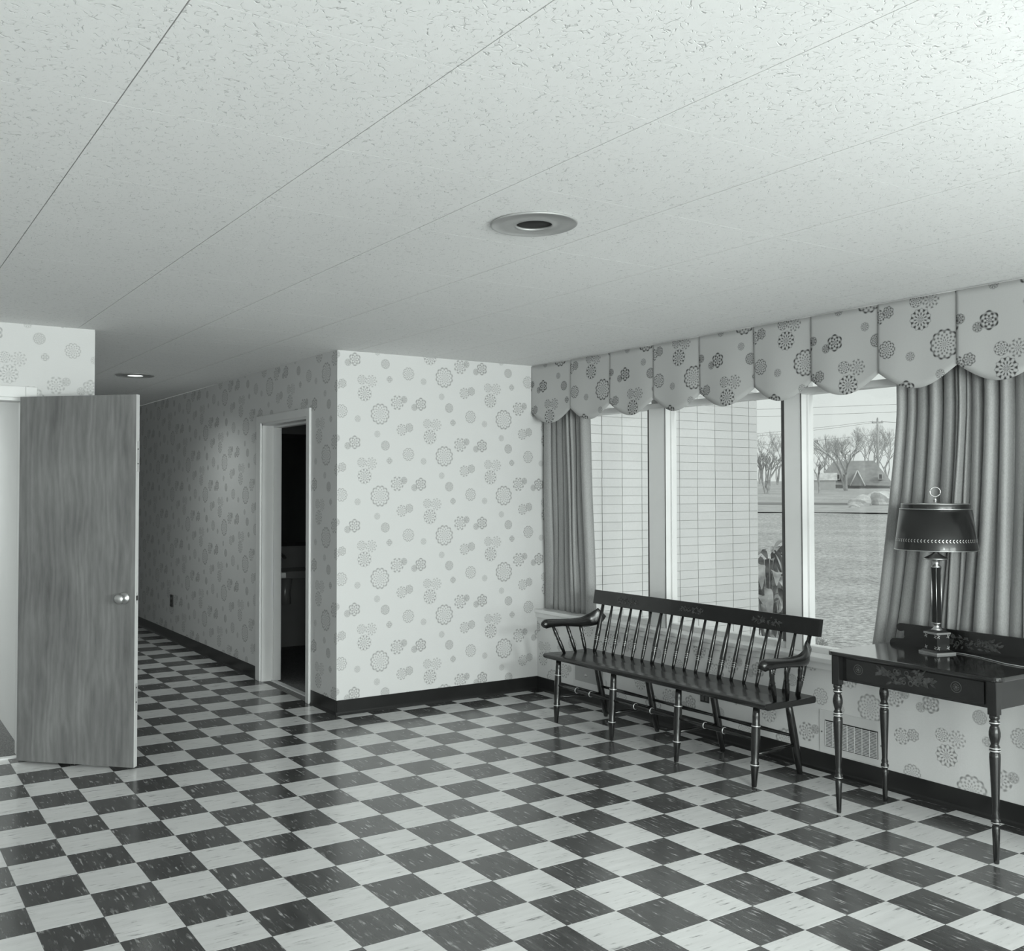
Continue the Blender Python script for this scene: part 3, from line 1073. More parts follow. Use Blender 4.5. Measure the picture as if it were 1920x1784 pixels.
for k in range(4):
    b0, t0 = Vector((2.752, FL[k], 0)), Vector((2.775, FL[k], SB + 0.004))
    lg = bench_leg(b0, t0, True).build('leg', 'lacquer', bench)
    d = (t0 - b0).normalized()
    for h0, r in ((0.1095, 0.0228), (0.308, 0.0232)):
        MB().lathe([(r - 0.002, 0), (r, 0.001), (r, 0.0055), (r - 0.002, 0.0065)], b0 + d * h0, d, 16).build('gilt_band', 'band', lg)
    bench_leg((3.150, RL[k], 0), (3.055, RL[k], SB + 0.004), False).build('leg', 'lacquer', bench)
    # side stretcher
    MB().tube([(2.762, FL[k], 0.165), (2.94, (FL[k] + RL[k]) / 2, 0.163), (3.112, RL[k], 0.160)], [0.008, 0.0115, 0.008], 10).build('side_stretcher', 'lacquer', bench)
for k in range(3):
    a, b_ = FL[k], FL[k + 1]
    mid = (a + b_) / 2
    path, rad = [], []
    for y, r in ((a, 0.0075), (a - 0.10, 0.0115), (mid + 0.085, 0.0135), (mid + 0.068, 0.0175), (mid + 0.055, 0.0135), (mid + 0.028, 0.0165), (mid, 0.0145), (mid - 0.028, 0.0165), (mid - 0.055, 0.0135), (mid - 0.068, 0.0175), (mid - 0.085, 0.0135), (b_ + 0.10, 0.0115), (b_, 0.0075)):
        path.append((2.763, y, 0.244))
        rad.append(r)
    fs = MB().tube(path, rad, 12).build('front_stretcher', 'lacquer', bench)
    for s in (-1, 1):
        MB().lathe([(0.0172, -0.003), (0.0184, -0.002), (0.0184, 0.002), (0.0172, 0.003)], (2.763, mid + s * 0.068, 0.244), (0, 1, 0), 16).build('gilt_band', 'band', fs)
    MB().tube([(3.098, RL[k], 0.210), (3.098, (RL[k] + RL[k + 1]) / 2, 0.210), (3.098, RL[k + 1], 0.210)], [0.0075, 0.0125, 0.0075], 10).build('rear_stretcher', 'lacquer', bench)

# crest rail
cr = MB().prism([(3.136, 0.752), (3.160, 0.750), (3.178, 0.842), (3.154, 0.845)], -0.272, 1.540, 'xz', 0.004).build('crest_rail', 'lacquer', bench)
nC = Vector((-0.98, 0, 0.19)).normalized()
vC = Vector((0.19, 0, 0.98)).normalized()
for k, y in enumerate((1.20, 0.637, 0.075)):
    stencil_spray(Vector((3.1445, y, 0.797)), UY, vC, nC, 0.105, 0.024, 20 + k, 46, 10).build('stencil', 'stencil', cr, recalc=False)

# back spindles
for k in range(19):
    y = 1.435 - k * (1.435 + 0.195) / 18
    big = k % 6 == 0
    r = 0.0145 if big else 0.0105
    b0, t0 = Vector((3.058, y, STp - 0.008)), Vector((3.150, y + 0.012 * (1 - 2 * k / 18) * 1.0, 0.760))
    d = t0 - b0
    L = d.length
    pr = [(r * 0.8, 0), (r * 0.95, 0.03), (r * 1.15, 0.075), (r * 1.05, 0.082), (r * 1.2, 0.088), (r * 1.05, 0.094), (r * 1.2, 0.100), (r * 1.05, 0.106), (r * 1.2, 0.112), (r * 1.15, 0.16), (r * 0.95, 0.24), (r * 0.7, L)]
    sp_ = MB().lathe(pr, b0, d, 12).build('back_post' if big else 'spindle', 'lacquer', bench)
    if True:
        for h0 in (0.0845, 0.0965, 0.1085):
            MB().lathe([(r * 1.10, -0.0009), (r * 1.13, 0), (r * 1.10, 0.0009)], b0 + d.normalized() * h0, d, 12, cap=False).build('gilt_ring', 'band', sp_)

# arms
for side, y0, ytop in ((1, 1.498, 1.452), (-1, -0.238, -0.205)):
    out = 0.028 * side
    path = [(2.695, y0 + out, 0.630), (2.715, y0 + out, 0.640), (2.77, y0 + out, 0.643), (2.85, y0 + out * 0.9, 0.641), (2.93, y0 + out * 0.7, 0.637), (3.01, y0 + out * 0.4, 0.636), (3.07, y0, 0.646), (3.11, ytop + 0.3 * (y0 - ytop), 0.668), (3.142, ytop, 0.700)]
    rad = [(0.018, 0.018), (0.028, 0.031), (0.030, 0.028), (0.028, 0.025), (0.027, 0.027), (0.027, 0.033), (0.023, 0.043), (0.015, 0.050), (0.009, 0.042)]
    # smooth the path
    pp, rr = [], []
    for i in range(len(path) - 1):
        for q in range(4):
            t = q / 4
            pm, p0, p1, p2 = (Vector(path[max(i - 1, 0)]), Vector(path[i]), Vector(path[i + 1]), Vector(path[min(i + 2, len(path) - 1)]))
            pp.append(0.5 * ((2 * p0) + (p1 - pm) * t + (2 * pm - 5 * p0 + 4 * p1 - p2) * t * t + (3 * p0 - pm - 3 * p1 + p2) * t ** 3))
            rr.append(tuple(rad[i][z] * (1 - t) + rad[i + 1][z] * t for z in (0, 1)))
    pp.append(Vector(path[-1]))
    rr.append(rad[-1])
    MB().tube(pp, rr, 14).build('arm', 'lacquer', bench)
    for xb, xt in ((2.845, 2.770), (2.940, 2.890), (3.025, 3.005)):
        b0, t0 = Vector((xb, y0 - 0.012 * side, STp - 0.006)), Vector((xt, y0 + out * 0.85, 0.632))
        d = t0 - b0
        L = d.length
        as_ = MB().lathe([(0.0085, 0), (0.0125, 0.04), (0.0135, 0.09), (0.0105, 0.100), (0.0135, 0.108), (0.0105, 0.118), (0.013, 0.15), (0.009, L)], b0, d, 12).build('arm_spindle', 'lacquer', bench)
        MB().lathe([(0.0118, -0.003), (0.0132, 0), (0.0118, 0.003)], b0 + d.normalized() * 0.109, d, 12, cap=False).build('gilt_ring', 'band', as_)

# ------------------------------------------------------------------ console table
TZ = 0.762
table = thing('console_table', 'black painted side table with turned legs and stencilled drawer under the curtain', 'table', (3.0, -1.0, 0))


def rounded(x0, x1, y0, y1, r, n=6):
    pts = []
    for cx, cy, a0 in ((x0 + r, y0 + r, PI), (x1 - 0.006, y0 + 0.006, 1.5 * PI), (x1 - 0.006, y1 - 0.006, 0), (x0 + r, y1 - r, 0.5 * PI)):
        rr_ = r if cx == x0 + r else 0.006
        for k in range(n + 1):
            a = a0 + 0.5 * PI * k / n
            pts.append((cx + rr_ * math.cos(a), cy + rr_ * math.sin(a)))
    return pts


MB().prism(rounded(2.748, 3.244, -1.425, -0.604, 0.035), TZ - 0.019, TZ, 'xy', 0.005).build('table_top', 'top_lacquer', table)
AZ0 = 0.625
MB().box(2.790, 2.806, -1.372, -0.660, AZ0, TZ - 0.019).build('front_rail', 'lacquer', table)
dr_ = MB().box(2.782, 2.792, -1.340, -0.690, AZ0 + 0.012, TZ - 0.030, 0.002).build('drawer_front', 'lacquer', table)
MB().box(2.80, 3.15, -1.395, -1.380, AZ0, TZ - 0.019).build('side_rail', 'lacquer', table)
MB().box(2.80, 3.15, -0.650, -0.636, AZ0, TZ - 0.019).build('side_rail', 'lacquer', table)
MB().box(3.12, 3.15, -1.380, -0.650, AZ0, TZ - 0.019).build('back_rail', 'lacquer', table)
stencil_spray(Vector((2.782, -0.985, 0.690)), UY, UZ, Vector((-1, 0, 0)), 0.150, 0.042, 41, 60, 22).build('stencil', 'stencil', dr_, recalc=False)
for y in (-0.755, -1.222):
    mb_ = MB()
    c = Vector((2.782, y, 0.690))
    disc_poly(mb_, c, UY, UZ, Vector((-1, 0, 0)), 0.024, 0.0007, 0.021, 24)
    disc_poly(mb_, c, UY, UZ, Vector((-1, 0, 0)), 0.015, 0.0007, 0.013, 20)
    disc_poly(mb_, c, UY, UZ, Vector((-1, 0, 0)), 0.006, 0.0007)
    for k in range(8):
        leaf_poly(mb_, c + (UY * math.cos(k * PI / 4) + UZ * math.sin(k * PI / 4)) * 0.006, UY, UZ, Vector((-1, 0, 0)), k * PI / 4, 0.008, 0.0016)
    mb_.build('rosette', plain('faint_stencil_paint', 0.06, 0.5, var=0.3) if y > -1 else bpy.data.materials['faint_stencil_paint'], dr_, recalc=False)

for (x, y) in ((2.776, -0.648), (2.776, -1.385), (3.130, -0.650), (3.130, -1.383)):
    lg = MB()
    lg.box(x - 0.019, x + 0.019, y - 0.019, y + 0.019, 0.605, TZ - 0.019, 0.003)
    lg.lathe([(0.0095, 0), (0.0105, 0.004), (0.0145, 0.120), (0.0150, 0.150), (0.0115, 0.157), (0.0180, 0.163), (0.0190, 0.170), (0.0180, 0.178), (0.0140, 0.184), (0.0165, 0.192), (0.0130, 0.205), (0.0130, 0.215),
              (0.0185, 0.36), (0.0212, 0.43), (0.0205, 0.448), (0.0170, 0.452), (0.0215, 0.457), (0.0215, 0.462), (0.0175, 0.466), (0.0213, 0.471), (0.0180, 0.478), (0.0145, 0.486), (0.0180, 0.500), (0.0222, 0.520), (0.0220, 0.535),
              (0.0175, 0.555), (0.0140, 0.562), (0.0200, 0.570), (0.0205, 0.578), (0.0150, 0.584), (0.0200, 0.592), (0.0185, 0.607)], (x, y, 0), (0, 0, 1), 18)
    o = lg.build('leg', 'lacquer', table)
    for z, r in ((0.1675, 0.0188), (0.4595, 0.0222), (0.470, 0.0218), (0.574, 0.0208)):
        MB().lathe([(r - 0.0018, -0.003), (r, -0.002), (r, 0.002), (r - 0.0018, 0.003)], (x, y, z), (0, 0, 1), 18).build('gilt_band', 'band', o)

# scrolled backboard: long board, a scroll at each end
half = [(0.0, 0.108)]
for k in range(15):                       # upper scroll curl, seen from its outer end inwards
    a = PI / 2 - (k / 14) * 1.45 * PI
    r = 0.021 * (1 - 0.15 * k / 14)
    half.append((0.335 + (r) * math.cos(a) * 1.15, 0.084 + r * math.sin(a)))
half += [(0.318, 0.050), (0.315, 0.040), (0.322, 0.031), (0.340, 0.029), (0.365, 0.028), (0.382, 0.024), (0.392, 0.014), (0.395, 0.0)]
half[0] = (0.0, 0.107)
out_l = [(-(-1.014 - 0) * 0 + (-1.014 + a), TZ + b_) for a, b_ in half]
out_r = [(-1.014 - a, TZ + b_) for a, b_ in reversed(half[1:])]
spl = MB().prism(out_l[1:] + out_r, 3.228, 3.243, 'yz', 0.0).build('backboard', 'lacquer', table)
stencil_spray(Vector((3.228, -1.05, TZ + 0.050)), UY, UZ, Vector((-1, 0, 0)), 0.140, 0.036, 77, 50, 18).build('stencil', 'stencil', spl, recalc=False)

# ------------------------------------------------------------------ lamp
LC = Vector((3.140, -0.921, TZ))
lamp = thing('table_lamp', 'table lamp with dark metal shade, square column and ring finial', 'lamp', LC)
LR = math.radians(-13.8)


def sq_prism(mb_, half_, z0, z1, half2=None, bevel=0.0):
    h2 = half2 or half_
    bm = bmesh.new()
    lo = [bm.verts.new((sx * half_, sy * half_, z0)) for sx, sy in ((-1, -1), (1, -1), (1, 1), (-1, 1))]
    hi = [bm.verts.new((sx * h2, sy * h2, z1)) for sx, sy in ((-1, -1), (1, -1), (1, 1), (-1, 1))]
    bm.faces.new(list(reversed(lo)))
    bm.faces.new(hi)
    for k in range(4):
        bm.faces.new((lo[k], lo[(k + 1) % 4], hi[(k + 1) % 4], hi[k]))
    if bevel:
        bmesh.ops.bevel(bm, geom=list(bm.edges), offset=bevel, segments=2, affect='EDGES')
    mt = Matrix.Translation((LC.x, LC.y, 0)) @ Matrix.Rotation(LR, 4, 'Z')
    return mb_._merge(bm, mt)


bs = MB()
sq_prism(bs, 0.056, TZ, TZ + 0.008, bevel=0.001)
bp = bs.build('base_plate', 'metal', lamp)
bs = MB()
sq_prism(bs, 0.0535, TZ + 0.008, TZ + 0.016, 0.043)
bs.build('base_step', 'shade', lamp)
pl = MB()
sq_prism(pl, 0.037, TZ + 0.016, TZ + 0.090, bevel=0.001)
plo = pl.build('plinth', 'shade', lamp)
tp = MB()
sq_prism(tp, 0.041, TZ + 0.090, TZ + 0.099, bevel=0.001)
tp.build('plinth_cap', 'metal', lamp)
tp = MB()
sq_prism(tp, 0.039, TZ + 0.099, TZ + 0.108, 0.022)
tp.build('plinth_top', 'shade', lamp)
# gilt sprigs on the plinth corners
sg = MB()
RM = Matrix.Rotation(LR, 3, 'Z')
for (nx, ny) in ((-1, 0), (0, -1)):
    nrm = RM @ Vector((nx, ny, 0))
    uu = RM @ Vector((-ny, nx, 0))
    for sx in (-1, 1):
        for z in (TZ + 0.027, TZ + 0.080):
            cpt = Vector((LC.x, LC.y, z)) + nrm * 0.037 + uu * sx * 0.028
            for a in (0.6, 2.0, 3.6, 5.2):
                leaf_poly(sg, cpt, uu, UZ, nrm, a, 0.011, 0.002)
tag(sg.build('gilt_sprigs', 'shade_gilt', plo, recalc=False), kind='stuff')
MB().lathe([(0.026, 0.108), (0.020, 0.114), (0.013, 0.122), (0.013, 0.132), (0.021, 0.138), (0.023, 0.142)], LC, seg=20).build('column_foot', 'metal', lamp)
pol = MB()
sq_prism(pol, 0.0140, TZ + 0.140, TZ + 0.402)
pol.build('column', 'shade', lamp)
eg = MB()
for sx in (-1, 1):
    for sy in (-1, 1):
        p = RM @ Vector((sx * 0.0142, sy * 0.0142, 0))
        eg.tube([(LC.x + p.x, LC.y + p.y, TZ + 0.140), (LC.x + p.x, LC.y + p.y, TZ + 0.402)], 0.0024, 6)
eg.build('column_edging', 'metal', lamp)
MB().lathe([(0.022, 0.400), (0.022, 0.408), (0.013, 0.414), (0.015, 0.430), (0.020, 0.436), (0.052, 0.440), (0.054, 0.444), (0.048, 0.449), (0.030, 0.458), (0.014, 0.468), (0.010, 0.480), (0.010, 0.52)], LC, seg=24).build('capital', 'metal', lamp)
# shade: oval open cone, rolled rims
z0, z1 = 0.486, 0.678
OX, OY = 0.887, 0.887


def oval(mb_):
    for v in mb_.bm.verts:
        v.co.x = LC.x + (v.co.x - LC.x) * OX
        v.co.y = LC.y + (v.co.y - LC.y) * OY
    return mb_


sh = MB()
sh.lathe([(0.2010, z0), (0.2010, z0 + 0.004), (0.1730, z1), (0.1715, z1), (0.1990, z0 + 0.004), (0.1990, z0)], LC, seg=64, cap=False)
sho = oval(sh).build('shade', 'shade', lamp)
for r, z in ((0.2005, z0), (0.1725, z1)):
    oval(MB().tube([(LC.x + r * math.cos(2 * PI * k / 64), LC.y + r * math.sin(2 * PI * k / 64), LC.z + z) for k in range(65)], 0.0024, 6, cap=False)).build('rim', 'metal', sho)
oval(MB().lathe([(0.1775, z1 - 0.032), (0.1778, z1 - 0.0335), (0.1782, z1 - 0.0350), (0.1778, z1 - 0.0350)], LC, seg=64, cap=False)).build('gilt_line', 'shade_gilt', sho)
gp = MB()
slope = math.atan2(0.028, z1 - z0)
for k in range(72):
    a = 2 * PI * k / 72
    zc = z0 + 0.046
    r = 0.2010 - (0.046) * 0.0280 / (z1 - z0) + 0.0012
    n_ = Vector((math.cos(a) * math.cos(slope), math.sin(a) * math.cos(slope), math.sin(slope)))
    u_ = Vector((-math.sin(a), math.cos(a), 0))
    v_ = n_.cross(u_)
    c_ = Vector((LC.x + r * math.cos(a), LC.y + r * math.sin(a), LC.z + zc))
    leaf_poly(gp, c_, u_, v_, n_, 0.75, 0.012, 0.0020)
    leaf_poly(gp, c_, u_, v_, n_, -0.75, 0.012, 0.0020)
tag(oval(gp).build('leaf_border', 'shade_gilt', sho, recalc=False), kind='stuff')
# gallery on top
oval(MB().lathe([(0.1640, z1 - 0.004), (0.1640, z1 + 0.022), (0.1655, z1 + 0.024), (0.1665, z1 + 0.022), (0.1655, z1 - 0.004)], LC, seg=64, cap=False)).build('gallery_band', 'shade', sho)
oval(MB().tube([(LC.x + 0.1652 * math.cos(2 * PI * k / 64), LC.y + 0.1652 * math.sin(2 * PI * k / 64), LC.z + z1 + 0.023) for k in range(65)], 0.0020, 6, cap=False)).build('gallery_rim', 'metal', sho)
MB().lathe([(0.090, z1 + 0.012), (0.094, z1 + 0.014), (0.090, z1 + 0.018), (0.05, z1 + 0.024), (0.01, z1 + 0.027)], LC, seg=40).build('diffuser', 'diffuser', lamp)
for a in (0.3, 0.3 + 2 * PI / 3, 0.3 + 4 * PI / 3):
    oval(MB().tube([(LC.x, LC.y, LC.z + z1 + 0.012), (LC.x + 0.172 * math.cos(a), LC.y + 0.172 * math.sin(a), LC.z + z1 - 0.002)], 0.002, 6)).build('shade_spoke', 'metal', lamp)
MB().lathe([(0.010, 0.022), (0.018, 0.025), (0.008, 0.030), (0.007, 0.038), (0.010, 0.040), (0.005, 0.048), (0.005, 0.056)], LC + Vector((0, 0, z1)), seg=14).build('finial_stem', 'metal', lamp)
rgc = LC + Vector((0, 0, z1 + 0.080))
rdir = Vector((0.6, -0.8, 0))
MB().tube([rgc + rdir * 0.022 * math.cos(2 * PI * k / 28) + UZ * 0.022 * math.sin(2 * PI * k / 28) for k in range(29)], 0.0028, 8, cap=False).build('finial_ring', 'metal', lamp)
MB().tube([LC + Vector(p) for p in ((0.055, -0.02, 0.003), (0.060, -0.09, 0.003), (0.040, -0.17, 0.003), (0.005, -0.25, 0.003), (-0.035, -0.33, 0.003), (-0.045, -0.40, 0.003), (-0.02, -0.46, 0.003), (0.0, -0.495, 0.003), (0.005, -0.508, -0.02), (0.01, -0.510, -0.20))], 0.0022, 6).build('power_cord', 'cord', lamp)

# ------------------------------------------------------------------ outdoors
TERR = [(0, -0.32), (10, -0.30), (25, -0.20), (40, 0.15), (56, 0.68), (62, 0.78), (90, 1.30), (130, 2.05), (220, 3.2), (420, 5.2)]


def tz(D):
    for (a, za), (b_, zb) in zip(TERR, TERR[1:]):
        if D <= b_:
            t = (D - a) / (b_ - a)
            return za + (zb - za) * t
    return TERR[-1][1]


def polar(az, D, dz=0.0):
    a = math.radians(az)
    return Vector((CAM.x + D * math.sin(a), CAM.y + D * math.cos(a), tz(D) + dz))


lawn = MB()
AZ = [-10 + k * 2.5 for k in range(73)]
DS = [5.2, 7, 9, 12, 16, 21, 27, 33, 40, 48, 56, 62, 72, 90, 110, 130, 170, 220, 300, 420]
rl = random.Random(9)
gv = []
for az in AZ:
    gv.append([lawn.bm.verts.new(polar(az, D, rl.uniform(-0.03, 0.03))) for D in DS])
for i in range(len(AZ) - 1):
    for j in range(len(DS) - 1):
        # keep the ground outside the building
        c = (gv[i][j].co + gv[i + 1][j + 1].co) / 2
        if c.x < 3.0 and c.y < 12:
            continue
        lawn.bm.faces.new((gv[i][j], gv[i][j + 1], gv[i + 1][j + 1], gv[i + 1][j])).smooth = True
struct(lawn.build('lawn', 'lawn'), 'rough winter lawn outside the window', 'lawn')


def strip(name, mat, label, d0, d1, a0, a1, lift, cat):
    mb_ = MB()
    n = 24
    r0 = [mb_.bm.verts.new(polar(a0 + (a1 - a0) * k / n, d0, lift)) for k in range(n + 1)]
    r1 = [mb_.bm.verts.new(polar(a0 + (a1 - a0) * k / n, d1, lift)) for k in range(n + 1)]
    for k in range(n):
        mb_.bm.faces.new((r0[k], r1[k], r1[k + 1], r0[k + 1]))
    return struct(mb_.build(name, mat), label, cat)


strip('road', 'asphalt', 'dark road crossing behind the lawn', 56.5, 60.5, 35, 75, 0.06, 'road')
strip('road_shoulder', 'gravel', 'pale gravel shoulder before the dark road', 49, 56.5, 35, 75, 0.05, 'road')
strip('far_verge', 'gravel', 'pale verge strip beyond the dark road', 60.5, 66, 35, 75, 0.05, 'road')

# grass tussocks on the near lawn
gt = MB()
rg_ = random.Random(21)
for _ in range(15000):
    az = rg_.uniform(44, 62)
    D = 8 + 26 * rg_.random() ** 1.7
    p = polar(az, D, -0.03)
    if p.x < 3.7 or (p.x < 5.9 and p.y > 2.1 and p.y < 2.7):
        continue
    h = rg_.uniform(0.012, 0.045)
    a = rg_.uniform(0, 2 * PI)
    w = rg_.uniform(0.006, 0.02)
    lean = Vector((rg_.uniform(-1, 1), rg_.uniform(-1, 1), 0)) * h * 1.2
    s = Vector((math.cos(a), math.sin(a), 0)) * w
    gt.poly([p - s, p + s, p + lean + Vector((0, 0, h))])
o = gt.build('grass_tussocks', plain('dry_grass', 0.55, 0.9, var=0.7, scale=6), recalc=False)
tag(o, 'short dry grass tussocks scattered over the lawn', 'grass', kind='stuff')


# broad-leaved plant beside the brick wing
def leafy_plant(name, label, base, n, height, spread, seed, lw=0.035):
    rnd = random.Random(seed)
    t_ = thing(name, label, 'plant', base)
    st = MB()
    for k in range(5):
        a = rnd.uniform(0, 2 * PI)
        st.tube([Vector(base), Vector(base) + Vector((math.cos(a) * spread * 0.25, math.sin(a) * spread * 0.25, height * 0.55)), Vector(base) + Vector((math.cos(a) * spread * 0.4, math.sin(a) * spread * 0.4, height * 0.9))], [0.012, 0.009, 0.005], 6)
    st.build('stalks', 'leaf', t_)
    for k in range(n):
        a = rnd.uniform(0, 2 * PI)
        h = height * rnd.uniform(0.25, 1.0)
        rr_ = spread * rnd.uniform(0.1, 0.6)
        root = Vector(base) + Vector((math.cos(a) * rr_, math.sin(a) * rr_, h))
        L = rnd.uniform(0.16, 0.38)
        a2 = a + rnd.uniform(-0.8, 0.8)
        dirv = Vector((math.cos(a2), math.sin(a2), 0))
        side = Vector((-math.sin(a2), math.cos(a2), 0))
        up0 = rnd.uniform(-1.0, 1.2)
        droop = rnd.uniform(0.8, 2.2)
        mb_ = MB()
        prev = None
        for q in range(6):
            t = q / 5
            c = root + dirv * L * t * 0.7 + Vector((0, 0, L * (up0 * t - droop * t * t * 0.8)))
            w = lw * math.sin(PI * min(0.97, 0.08 + t * 0.9)) * (0.7 + 0.5 * rnd.random())
            tw = side * w + Vector((0, 0, w * 0.35 * math.sin(3 * t + k)))
            cur = (mb_.bm.verts.new(c - tw), mb_.bm.verts.new(c), mb_.bm.verts.new(c + tw))
            cur[1].co.z -= w * 0.25
            if prev:
                for s in (0, 1):
                    mb_.bm.faces.new((prev[s], prev[s + 1], cur[s + 1], cur[s])).smooth = True
            prev = cur
        mb_.build('leaf', 'leaf', t_, recalc=False)
    return t_


leafy_plant('leafy_garden_plant', 'drooping broad leaved plant beside the brick wing', (6.56, 2.90, -0.31), 80, 1.28, 0.40, 4, 0.05)
leafy_plant('leafy_garden_plant', 'second drooping broad leaved plant just right of the first', (7.25, 3.42, -0.31), 50, 1.15, 0.34, 5, 0.045)


def branchy(mb_, p, d, L, r, depth, rnd, seg=4):
    q = p + d * L
    mb_.tube([p, p + d * L * 0.5 + Vector((rnd.uniform(-1, 1), rnd.uniform(-1, 1), 0)) * L * 0.05, q], [r, r * 0.85, r * 0.7], seg, cap=False)
    if depth == 0:
        return
    n = 2 if depth > 4 else rnd.choice((2, 3, 3))
    for k in range(n):
        ax = Vector((rnd.uniform(-1, 1), rnd.uniform(-1, 1), rnd.uniform(-0.3, 0.5)))
        nd = (d + ax * rnd.uniform(0.35, 0.7)).normalized()
        nd.z = max(nd.z, 0.05)
        branchy(mb_, q, nd.normalized(), L * rnd.uniform(0.62, 0.85), r * 0.62, depth - 1, rnd, 3 if depth < 4 else seg)


def bare_tree(label, az, D, height, stems=1, seed=0, depth=5, r=0.2, group=None, name='bare_tree'):
    base = polar(az, D, -0.1)
    t_ = thing(name, label, 'tree', base, group)
    rnd = random.Random(seed)
    mb_ = MB()
    for k in range(stems):
        d = Vector((rnd.uniform(-0.25, 0.25), rnd.uniform(-0.25, 0.25), 1)).normalized() if stems > 1 else Vector((rnd.uniform(-.04, .04), 0, 1)).normalized()
        branchy(mb_, base, d, height * 0.27, r, depth, rnd)
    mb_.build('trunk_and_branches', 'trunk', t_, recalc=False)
    return t_


# az of a column px: 31.2925 + atan((px-814.58)/1824.36)
def azp(px):
    return 31.2925 + math.degrees(math.atan((px - CX) / F_PX))


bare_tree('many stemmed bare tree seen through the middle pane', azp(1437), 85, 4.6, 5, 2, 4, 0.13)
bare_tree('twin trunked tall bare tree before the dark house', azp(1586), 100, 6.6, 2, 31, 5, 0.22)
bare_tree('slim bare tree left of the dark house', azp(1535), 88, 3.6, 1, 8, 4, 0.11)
thick = [(1424, 168, 9.0, 'left of two pale tree line trees seen through the middle pane'),
         (1458, 150, 8.0, 'right of two pale tree line trees seen through the middle pane'),
         (1527, 172, 8.2, 'pale tree line tree just right of the window mullion'),
         (1549, 150, 7.6, 'pale tree line tree above the pale gabled shed'),
         (1567, 186, 9.5, 'pale tree line tree left of the twin trunked tree'),
         (1602, 166, 8.8, 'pale tree line tree above the house ridge'),
         (1620, 150, 8.2, 'pale tree line tree right of the house ridge'),
         (1641, 176, 8.8, 'pale tree line tree behind the utility pole'),
         (1663, 156, 9.0, 'pale tree line tree half hidden by the curtain edge')]
for k, (px, D, h, lab) in enumerate(thick):
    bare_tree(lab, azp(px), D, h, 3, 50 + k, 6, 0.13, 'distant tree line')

# dry shrubs near the window
bare_tree('small twiggy dry shrub on the near lawn by the curtain', azp(1606), 8.6, 0.42, 4, 91, 3, 0.006, name='dry_shrub')
bare_tree('dark tuft of dead stems beside the window mullion', azp(1528), 11.5, 0.42, 6, 92, 3, 0.012, name='dry_shrub')

# house with a steep dark roof
hc = polar(azp(1601), 112)
house = thing('distant_house', 'distant house with steep dark roof among bare trees', 'house', hc)
va = math.radians(azp(1601))
ex = Vector((math.cos(va), -math.sin(va), 0))     # to the right as seen from the window
ey = Vector((math.sin(va), math.cos(va), 0))
ez = Vector((0, 0, 1))


def hpt(a, b_, c):
    return hc + ex * a + ey * b_ + ez * c


def hbox(mb_, a0, a1, b0, b1, c0, c1):
    lo = [mb_.bm.verts.new(hpt(a, b_, c0)) for a, b_ in ((a0, b0), (a1, b0), (a1, b1), (a0, b1))]
    hi = [mb_.bm.verts.new(hpt(a, b_, c1)) for a, b_ in ((a0, b0), (a1, b0), (a1, b1), (a0, b1))]
    mb_.bm.faces.new(list(reversed(lo)))
    mb_.bm.faces.new(hi)
    for k in range(4):
        mb_.bm.faces.new((lo[k], lo[(k + 1) % 4], hi[(k + 1) % 4], hi[k]))
    return mb_


hbox(MB(), -3.3, 3.4, 0.2, 6.0, -0.6, 0.75).build('wall', 'siding', house)
rf = MB()
rp = [[rf.bm.verts.new(hpt(*p)) for p in ((-3.9, -0.2, 0.45), (3.9, -0.2, 0.30), (2.0, 2.6, 3.0), (-2.0, 2.6, 3.0), (-3.9, 6.4, 0.45), (3.9, 6.4, 0.30))]][0]
for f in ((0, 1, 2, 3), (1, 5, 2), (5, 4, 3, 2), (4, 0, 3)):
    rf.bm.faces.new([rp[k] for k in f])
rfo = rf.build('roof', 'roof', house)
sm = rfo.modifiers.new('thickness', 'SOLIDIFY'); sm.thickness = 0.12
# front gable porch with pale trim, and two pale windows
gx = 0.35
pg = MB()
pp_ = [pg.bm.verts.new(hpt(*p)) for p in ((gx - 0.7, -0.5, 0.3), (gx, -0.5, 1.85), (gx + 0.7, -0.5, 0.3), (gx - 0.7, 1.8, 0.3), (gx, 1.8, 1.85), (gx + 0.7, 1.8, 0.3))]
for f in ((0, 1, 4, 3), (1, 2, 5, 4), (0, 2, 1)):
    pg.bm.faces.new([pp_[k] for k in f])
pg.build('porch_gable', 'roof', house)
for a, b_ in (((gx - 0.72, 0.28), (gx, 1.9)), ((gx, 1.9), (gx + 0.72, 0.28))):
    tb = MB()
    tb.tube([hpt(a[0], -0.55, a[1]), hpt(b_[0], -0.55, b_[1])], 0.07, 4)
    tb.build('barge_board', 'white', house)
for a0 in (2.35, -1.75, -1.25):
    w_ = hbox(MB(), a0, a0 + 0.42, -0.15, 0.5, 0.95, 1.55).build('dormer_window', 'siding', house)
    hbox(MB(), a0 + 0.08, a0 + 0.34, -0.17, -0.13, 1.02, 1.48).build('pane', 'dark_glass', w_)
hbox(MB(), -0.6, -0.25, 2.5, 2.9, 2.6, 3.7).build('chimney', 'siding', house)
